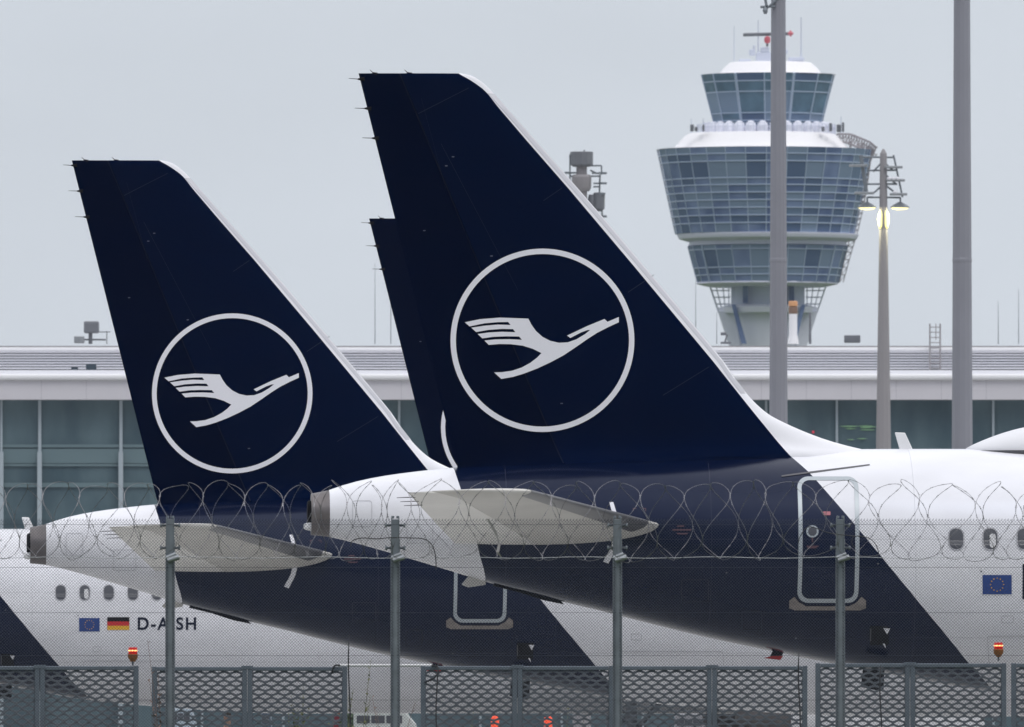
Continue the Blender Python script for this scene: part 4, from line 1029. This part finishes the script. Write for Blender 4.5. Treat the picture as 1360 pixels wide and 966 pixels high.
# things on its roof
def roof_thing(name, px, label, cat, py=457, Y=992): 
    e_ = empty(name, (wx(px, Y), Y, wz(py, Y)+.0)); tag(e_, label, cat); return e_
aY = 992/K
e_ = roof_thing('roof_radar', 120, 'small grey antenna unit on the terminal roof left of the left fin', 'antenna')
MB().bar((0, 0, 0), (0, 0, .8), .12, k=8).bar((-.7, 0, .25), (.9, 0, .25), .05).build('stand', M['steelgrey'], e_)
MB().box(-.38, .50, -.3, .3, .62, 1.32).build('antenna_box', M['steelgrey'], e_, bevel=.08)
MB().box(-.95, -.35, -.3, .3, .05, .45).build('cabinet', M['galv_light'], e_, bevel=.04); MB().bar((.95, 0, 0), (.95, 0, .75), .03).bar((.4, 0, .7), (1.15, 0, .7), .03).build('bracket', M['steelgrey'], e_)
o = MB().box(-.47, .47, -.3, .3, -.02, .42).build('vent_hood', M['steelgrey'], None, bevel=.05, loc=(wx(1132, 992), 992, wz(455, 992))); tag(o, 'small grey vent box on the terminal roof right of the tower', 'roof vent')
for px, w_, h_, pyb, lb in ((121, .30, .40, 494, 'bigger dark box on the gutter under the louvres, beside the left fin'), (99, .2, .2, 494, 'small dark box on the gutter under the louvres near the left edge')):
    o = MB().box(-w_, w_, -.25, .25, 0, h_).build('gutter_box', mat('dark_box', (.03, .05, .07), .5), None, bevel=.03, loc=(wx(px, 988), 988, tz(pyb)+.1)); tag(o, lb, 'box')
e_ = roof_thing('access_ladder', 1242, 'dark access ladder on the louvre band between the lit mast and thickest mast', 'ladder', 493, 990.2)
ld = MB()
for s in (-.30, .30): ld.bar((s, 0, 0), (s, 0, 2.75), .055, k=6)
for i in range(9): ld.bar((-.3, 0, .15+i*.3), (.3, 0, .15+i*.3), .03, k=5)
ld.bar((.05, 0, 1.8), (.05, 0, 2.75), .03); ld.build('ladder_frame', M['mastfar'], e_)
Yv = 996
e_ = empty('vent_pipe', (wx(1053.5, Yv), Yv, wz(457, Yv))); tag(e_, 'white vent pipe with orange brown cap on the terminal roof before the tower', 'vent pipe')
va = Yv/K
MB().lathe([(.34, 0), (.28, 8*va), (.24, 12*va), (.24, 40*va)], k=14).build('pipe', M['white'], e_, smooth=40)
MB().lathe([(.24, 40*va), (.27, 41*va), (.27, 49*va), (.2, 50*va)], k=14).build('collar', mat('pipe_collar', (.22, .14, .10), .6), e_, smooth=40)
MB().lathe([(.2, 50*va), (.27, 50.5*va), (.27, 56*va), (.22, 57*va)], k=14).build('cap', mat('pipe_cap_orange', (.62, .32, .15), .6), e_, smooth=40)
e_ = empty('roof_camera', (wx(964, Yv), Yv, wz(457, Yv))); tag(e_, 'small grey camera on a stand on the terminal roof left of the tower foot', 'camera')
MB().box(-.3, .3, -.2, .2, 0, .12).bar((-.05, 0, .1), (.08, 0, .55), .05).build('stand', M['steelgrey'], e_); MB().box(-.3, .05, -.1, .1, .5, .68).build('camera_body', M['steelgrey'], e_, bevel=.03)
for px, pyt, lb in ((1076, 415, 'short grey pole on the terminal roof at the right foot of the tower'), (498, 350, 'faint thin lightning rod above the roof, farther left of the hidden blue fin'), (519, 350, 'faint thin lightning rod above the roof nearest the hidden blue fin'), (924, 372, 'faint thin lightning rod left of the control tower'),
                    (1326, 400, 'faint thin lightning rod right of the thick mast'), (1353, 385, 'faint thin lightning rod at the right edge of the photo'), (952, 415, 'faint thin lightning rod close to the tower shaft')):
    H = (457-pyt)*Yv/K
    o = MB().bar((0, 0, 0), (0, 0, H), .03 if px != 1076 else .09, .012 if px != 1076 else .07, 6).build('lightning_rod' if px != 1076 else 'roof_pole', M['galv'] if px != 1076 else M['steelgrey'], None, loc=(wx(px, Yv), Yv, wz(457, Yv)))
    tag(o, lb, 'rod' if px != 1076 else 'pole')

# ------------------------------------------------------------------ control tower
YW = 1858.0; aw = YW/K
tw = empty('control_tower', (wx(1018, YW), YW, .16)); tag(tw, 'airport control tower with two flared glass decks and white roofs', 'control tower')
def wz_(py): return HC+(HY-py)*aw-.16
tg = bpy.data.materials.new('tower_glass'); tg.use_nodes = True; nt = tg.node_tree; b = nt.nodes['Principled BSDF']
t_ = N(nt, 'ShaderNodeTexCoord'); n_ = N(nt, 'ShaderNodeTexNoise'); n_.inputs['Scale'].default_value = .35; n_.inputs['Detail'].default_value = 1; nt.links.new(t_.outputs['Object'], n_.inputs['Vector'])
c_r = N(nt, 'ShaderNodeValToRGB'); c_r.color_ramp.elements[0].position = .35; c_r.color_ramp.elements[0].color = (.105, .160, .315, 1); c_r.color_ramp.elements[1].position = .65; c_r.color_ramp.elements[1].color = (.21, .285, .47, 1)
nt.links.new(n_.outputs['Fac'], c_r.inputs[0]); nt.links.new(c_r.outputs[0], b.inputs['Base Color']); b.inputs['Roughness'].default_value = .2; b.inputs['Specular IOR Level'].default_value = .4
tg2 = mat('cab_glass', (.11, .195, .28), .2, spec=.4, var=.3, vscale=.5)
M['tmull'] = mat('tower_mullion', (.40, .49, .64), .5)  # tower colours, glass included, are lightened to paint in distance haze
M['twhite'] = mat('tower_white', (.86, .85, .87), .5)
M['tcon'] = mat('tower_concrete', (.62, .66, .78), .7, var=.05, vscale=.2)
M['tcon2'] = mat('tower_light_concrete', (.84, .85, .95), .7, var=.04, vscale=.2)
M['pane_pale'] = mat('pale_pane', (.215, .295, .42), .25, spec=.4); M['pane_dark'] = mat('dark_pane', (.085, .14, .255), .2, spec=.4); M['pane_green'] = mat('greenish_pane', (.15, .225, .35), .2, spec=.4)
def tier(name, cx, rows, r0, r1, Nf, gm, vr=.07, hr=.08, ph=0, thick=()):
    """rows: pixel y from top to bottom; r0 top radius px, r1 bottom radius px"""
    ox_ = (cx-1018)*aw
    def rad(py): return (r0+(r1-r0)*(py-rows[0])/(rows[-1]-rows[0]))*aw
    prof = [(rad(p), wz_(p)) for p in reversed(rows)]
    o = MB().lathe(prof, (ox_, 0, 0), Nf, ph=ph).build(name, gm, tw)
    rv = random.Random(int(cx+r0))
    for mm_ in (M['pane_pale'], M['pane_dark'], M['pane_green']): o.data.materials.append(mm_)
    for p_ in o.data.polygons: p_.material_index = rv.choices((0, 1, 2, 3), (.5, .2, .22, .08))[0]
    m = MB()
    for j in range(Nf):
        t = 2*math.pi*(j+ph)/Nf
        if math.sin(t) > .35: continue
        c, s = math.cos(t), math.sin(t); a, b2 = rad(rows[0]), rad(rows[-1])
        m.bar((ox_+c*a, s*a, wz_(rows[0])), (ox_+c*b2, s*b2, wz_(rows[-1])), vr*(2 if j in thick else 1), k=4)
    for p in rows[1:-1]:
        a = rad(p)
        for j in range(Nf):
            t0, t1 = 2*math.pi*(j+ph)/Nf, 2*math.pi*(j+1+ph)/Nf
            if math.sin(t0) > .35: continue
            m.bar((ox_+math.cos(t0)*a, math.sin(t0)*a, wz_(p)), (ox_+math.cos(t1)*a, math.sin(t1)*a, wz_(p)), hr, k=4, cap=False)
    m.build('glazing_bars', M['tmull'], o); return o
# shaft: flared concrete with a pair of glazed strips
def cone(name, cx, segs, m, Nf=48, par=tw, sm=30): return MB().lathe([(r_*aw, wz_(p)) for p, r_ in segs], ((cx-1018)*aw, 0, 0), Nf).build(name, m, par, smooth=sm)
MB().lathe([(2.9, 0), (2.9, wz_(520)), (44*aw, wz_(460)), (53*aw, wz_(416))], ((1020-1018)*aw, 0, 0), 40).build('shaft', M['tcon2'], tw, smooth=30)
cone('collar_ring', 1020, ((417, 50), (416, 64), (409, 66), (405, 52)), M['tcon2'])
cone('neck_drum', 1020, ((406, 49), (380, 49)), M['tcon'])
for s in (-1, 1):      # flared side wings of the shaft and glazed strips
    ox_ = (1020-1018)*aw
    def P(px): return ox_+s*px*aw
    MB().extrude([(P(30), wz_(500)), (P(36), wz_(500)), (P(54), wz_(452)), (P(66), wz_(414)), (P(45), wz_(414))], -2.2, 2.2).build('shaft_wing', M['tcon2'], tw)
    MB().extrude([(P(29), wz_(458)), (P(36), wz_(458)), (P(49), wz_(406)), (P(43.5), wz_(406))], -4.6, -4.0).build('stair_glazing', M['tmull'] if False else tg, tw)
    MB().extrude([(P(27), wz_(404)), (P(34), wz_(404)), (P(34), wz_(381.5)), (P(27), wz_(381.5))], -4.3, -3.6).build('neck_window', tg, tw)
    lt = MB()
    for (a, b2, c, d) in ((77, 380, 65, 416), (52, 380, 52, 416), (72, 395, 50, 395), (75, 386, 50, 386), (70, 404, 50, 404), (69, 380, 60, 416), (60, 380, 56, 416)):
        for y_ in (-1.5, 1.5): lt.bar((P(a), y_, wz_(b2)), (P(c), y_, wz_(d)), .10 if (a, c) == (77, 65) else .05, k=4)
    lt.build('open_lattice', M['tcon2'], tw)
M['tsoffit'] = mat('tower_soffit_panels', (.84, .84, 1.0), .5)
cone('lower_floor', 1019, ((381.5, 76), (380, 84), (377.5, 94), (375.5, 94)), M['tsoffit'])
tier('lower_deck_glazing', 1020, [327.5, 333, 357, 366.5, 376], 107, 94, 26, tg, ph=.5, thick=(15, 23))
cone('lower_roof_ring', 1020, ((327.3, 104), (326.6, 106), (322, 104), (318, 118), (312.5, 121), (311.5, 121)), M['tsoffit'])
tier('main_deck_glazing', 1016, [199.5, 208, 218, 240, 249, 259, 269, 279, 289, 299, 311.3], 143, 119, 32, tg)
cone('main_roof', 1011, ((199, 139), (198, 118), (196.5, 116), (190, 110), (181, 102), (177.5, 96), (177, 60)), M['twhite'], sm=20)
tier('cab_glazing', 1020, [99.5, 110, 124, 152, 162, 174], 89.5, 70, 14, tg2, .09, .08, ph=.35, thick=(9, 11))
cone('cab_roof', 1023.5, ((99.2, 87), (98.2, 70), (96.5, 67), (90, 62), (83, 54), (82.5, 20)), M['twhite'], sm=20)
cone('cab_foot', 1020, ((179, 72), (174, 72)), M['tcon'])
for j in range(16):      # rounded hoods round the foot of the cab
    t = math.pi*(1.0+(j+.5)/16); rr = 82*aw; c, s = math.cos(t)*rr+.16, math.sin(t)*rr
    MB().lathe([(.62, -.2), (.62, .55), (.5, .9), (.25, 1.12), (.02, 1.18)], (c, s, wz_(177)), 12).build('roof_hood', M['tcon2'], tw, smooth=40)
rl = MB()
for j in range(40):
    t = math.pi*(1+j/39); rr = 92*aw; p = (math.cos(t)*rr, math.sin(t)*rr); t2 = math.pi*(1+(j+1)/39)
    rl.bar((p[0], p[1], wz_(177.5)), (p[0], p[1], wz_(166)), .04, k=4)
    if j < 39:
        for pz in (166, 170): rl.bar((p[0], p[1], wz_(pz)), (math.cos(t2)*rr, math.sin(t2)*rr, wz_(pz)), .035, k=4)
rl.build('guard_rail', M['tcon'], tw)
# roof equipment
def tp2(px): return (px-1018)*aw
def tequip(name, boxes, m, y=-1.0):
    q = MB()
    for (a, b2, c, d) in boxes: q.box(tp2(a), tp2(c), y-.5, y+.5, wz_(d), wz_(b2))
    q.build(name, m, tw, bevel=.1)
for q_ in ((995, 66, 1003, 74), (1004, 70, 1030, 83), (1041, 66, 1046, 72), (981, 79, 997, 83), (1047, 76.5, 1068, 82), (1000, 60, 1003, 67), (1010, 63, 1022, 70), (1030, 62, 1041, 83)): tequip('roof_unit', (q_,), M['tcon'])
for q_ in ((916, 168, 921, 177), (922, 171, 926, 177), (932, 168, 935, 177), (1100, 166, 1104, 177), (1110, 168, 1116, 178), (1117, 165, 1120, 178), (1090, 171, 1094, 177)): tequip('roof_unit', (q_,), M['steelgrey'], y=-6)
an = MB()
for (px, a, b2, r_) in ((975, 35, 82, .06), (1007, 27, 82, .09), (1064, 23, 82, .10), (918, 158, 178, .06), (934, 158, 178, .06), (1117, 155, 178, .07)): an.bar((tp2(px), -1, wz_(b2)), (tp2(px), -1, wz_(a)), r_, r_*.6, 6)
an.build('whip_antenna', M['tcon'], tw)
MB().bar((tp2(987), -1, wz_(46.5)), (tp2(1050), -1, wz_(45)), .20, k=8).bar((tp2(1019), -1, wz_(62)), (tp2(1019), -1, wz_(46)), .14, k=6).build('rotating_bar', M['steelgrey'], tw)
MB().lathe([(.02, -.42), (.3, -.3), (.36, 0), (.3, .3), (.02, .42)], (tp2(1019), -1.6, wz_(53.5)), 14).lathe([(.02, -.35), (.35, 0), (.02, .35)], (tp2(1050), -1.2, wz_(44.8)), 12).build('obstruction_light', mat('obstruction_red', (.45, .10, .13), .4, emit=(.8, .1, .14), es=.12), tw, smooth=40)
# lattice spiral on the right flank
sc_ = MB(); rs = random.Random(11)
topR = [(1112, 178), (1128, 178), (1142, 183), (1156, 189), (1164, 196)]
lowR = [(1156, 215), (1152, 245), (1147, 275), (1140, 305), (1131, 335), (1120, 375)]
allp = topR+lowR
offs = [(-5, 9), (-4, 11), (-4, 12), (-7, 12), (-10, 10), (-9, 4), (-8, 2), (-8, 0), (-8, 0), (-7, 0), (-5, 0)]
for i in range(len(allp)-1):
    (a, b2), (c, d) = allp[i], allp[i+1]; (oa, ob), (oc, od) = offs[i], offs[i+1]
    thin = .05 if i > 6 else .085
    for y_ in (-1.2, 1.2):
        sc_.bar((tp2(a), y_, wz_(b2)), (tp2(c), y_, wz_(d)), thin, k=4); sc_.bar((tp2(a+oa), y_, wz_(b2+ob)), (tp2(c+oc), y_, wz_(d+od)), thin, k=4)
    nn = 4
    for k in range(nn):
        u, v = k/nn, (k+1)/nn
        for y_ in (-1.2, 1.2):
            p = (a+(c-a)*u, b2+(d-b2)*u); q = (a+oa+(c+oc-a-oa)*v, b2+ob+(d+od-b2-ob)*v); q0 = (a+oa+(c+oc-a-oa)*u, b2+ob+(d+od-b2-ob)*u)
            sc_.bar((tp2(p[0]), y_, wz_(p[1])), (tp2(q[0]), -y_, wz_(q[1])), thin*.7, k=4); sc_.bar((tp2(p[0]), y_, wz_(p[1])), (tp2(q0[0]), y_, wz_(q0[1])), thin*.7, k=4)
for i in range(46):
    a, b2 = rs.uniform(1120, 1162), 0; b2 = 180+(a-1120)*.32+rs.uniform(0, 16)
    sc_.bar((tp2(a), rs.uniform(-1, 1), wz_(b2)), (tp2(a+rs.uniform(-7, 7)), rs.uniform(-1, 1), wz_(b2+rs.uniform(-8, 8))), .06, k=4)
sc_.build('flank_lattice', mat('lattice_pinkish', (.36, .33, .35), .6), tw)

# ------------------------------------------------------------------ haze
hz = MB().box(-2050, 2050, -950, 3250, -1.0, 92).build('haze', bpy.data.materials.new('haze_air'))
tag(hz, kind='stuff')
hm = hz.data.materials[0]; hm.use_nodes = True; nt = hm.node_tree; nt.nodes.clear()
pv = N(nt, 'ShaderNodeVolumePrincipled'); pv.inputs['Color'].default_value = (.86, .91, 1, 1); pv.inputs['Density'].default_value = .000034; pv.inputs['Anisotropy'].default_value = .2
oo = N(nt, 'ShaderNodeOutputMaterial'); nt.links.new(pv.outputs[0], oo.inputs['Volume'])
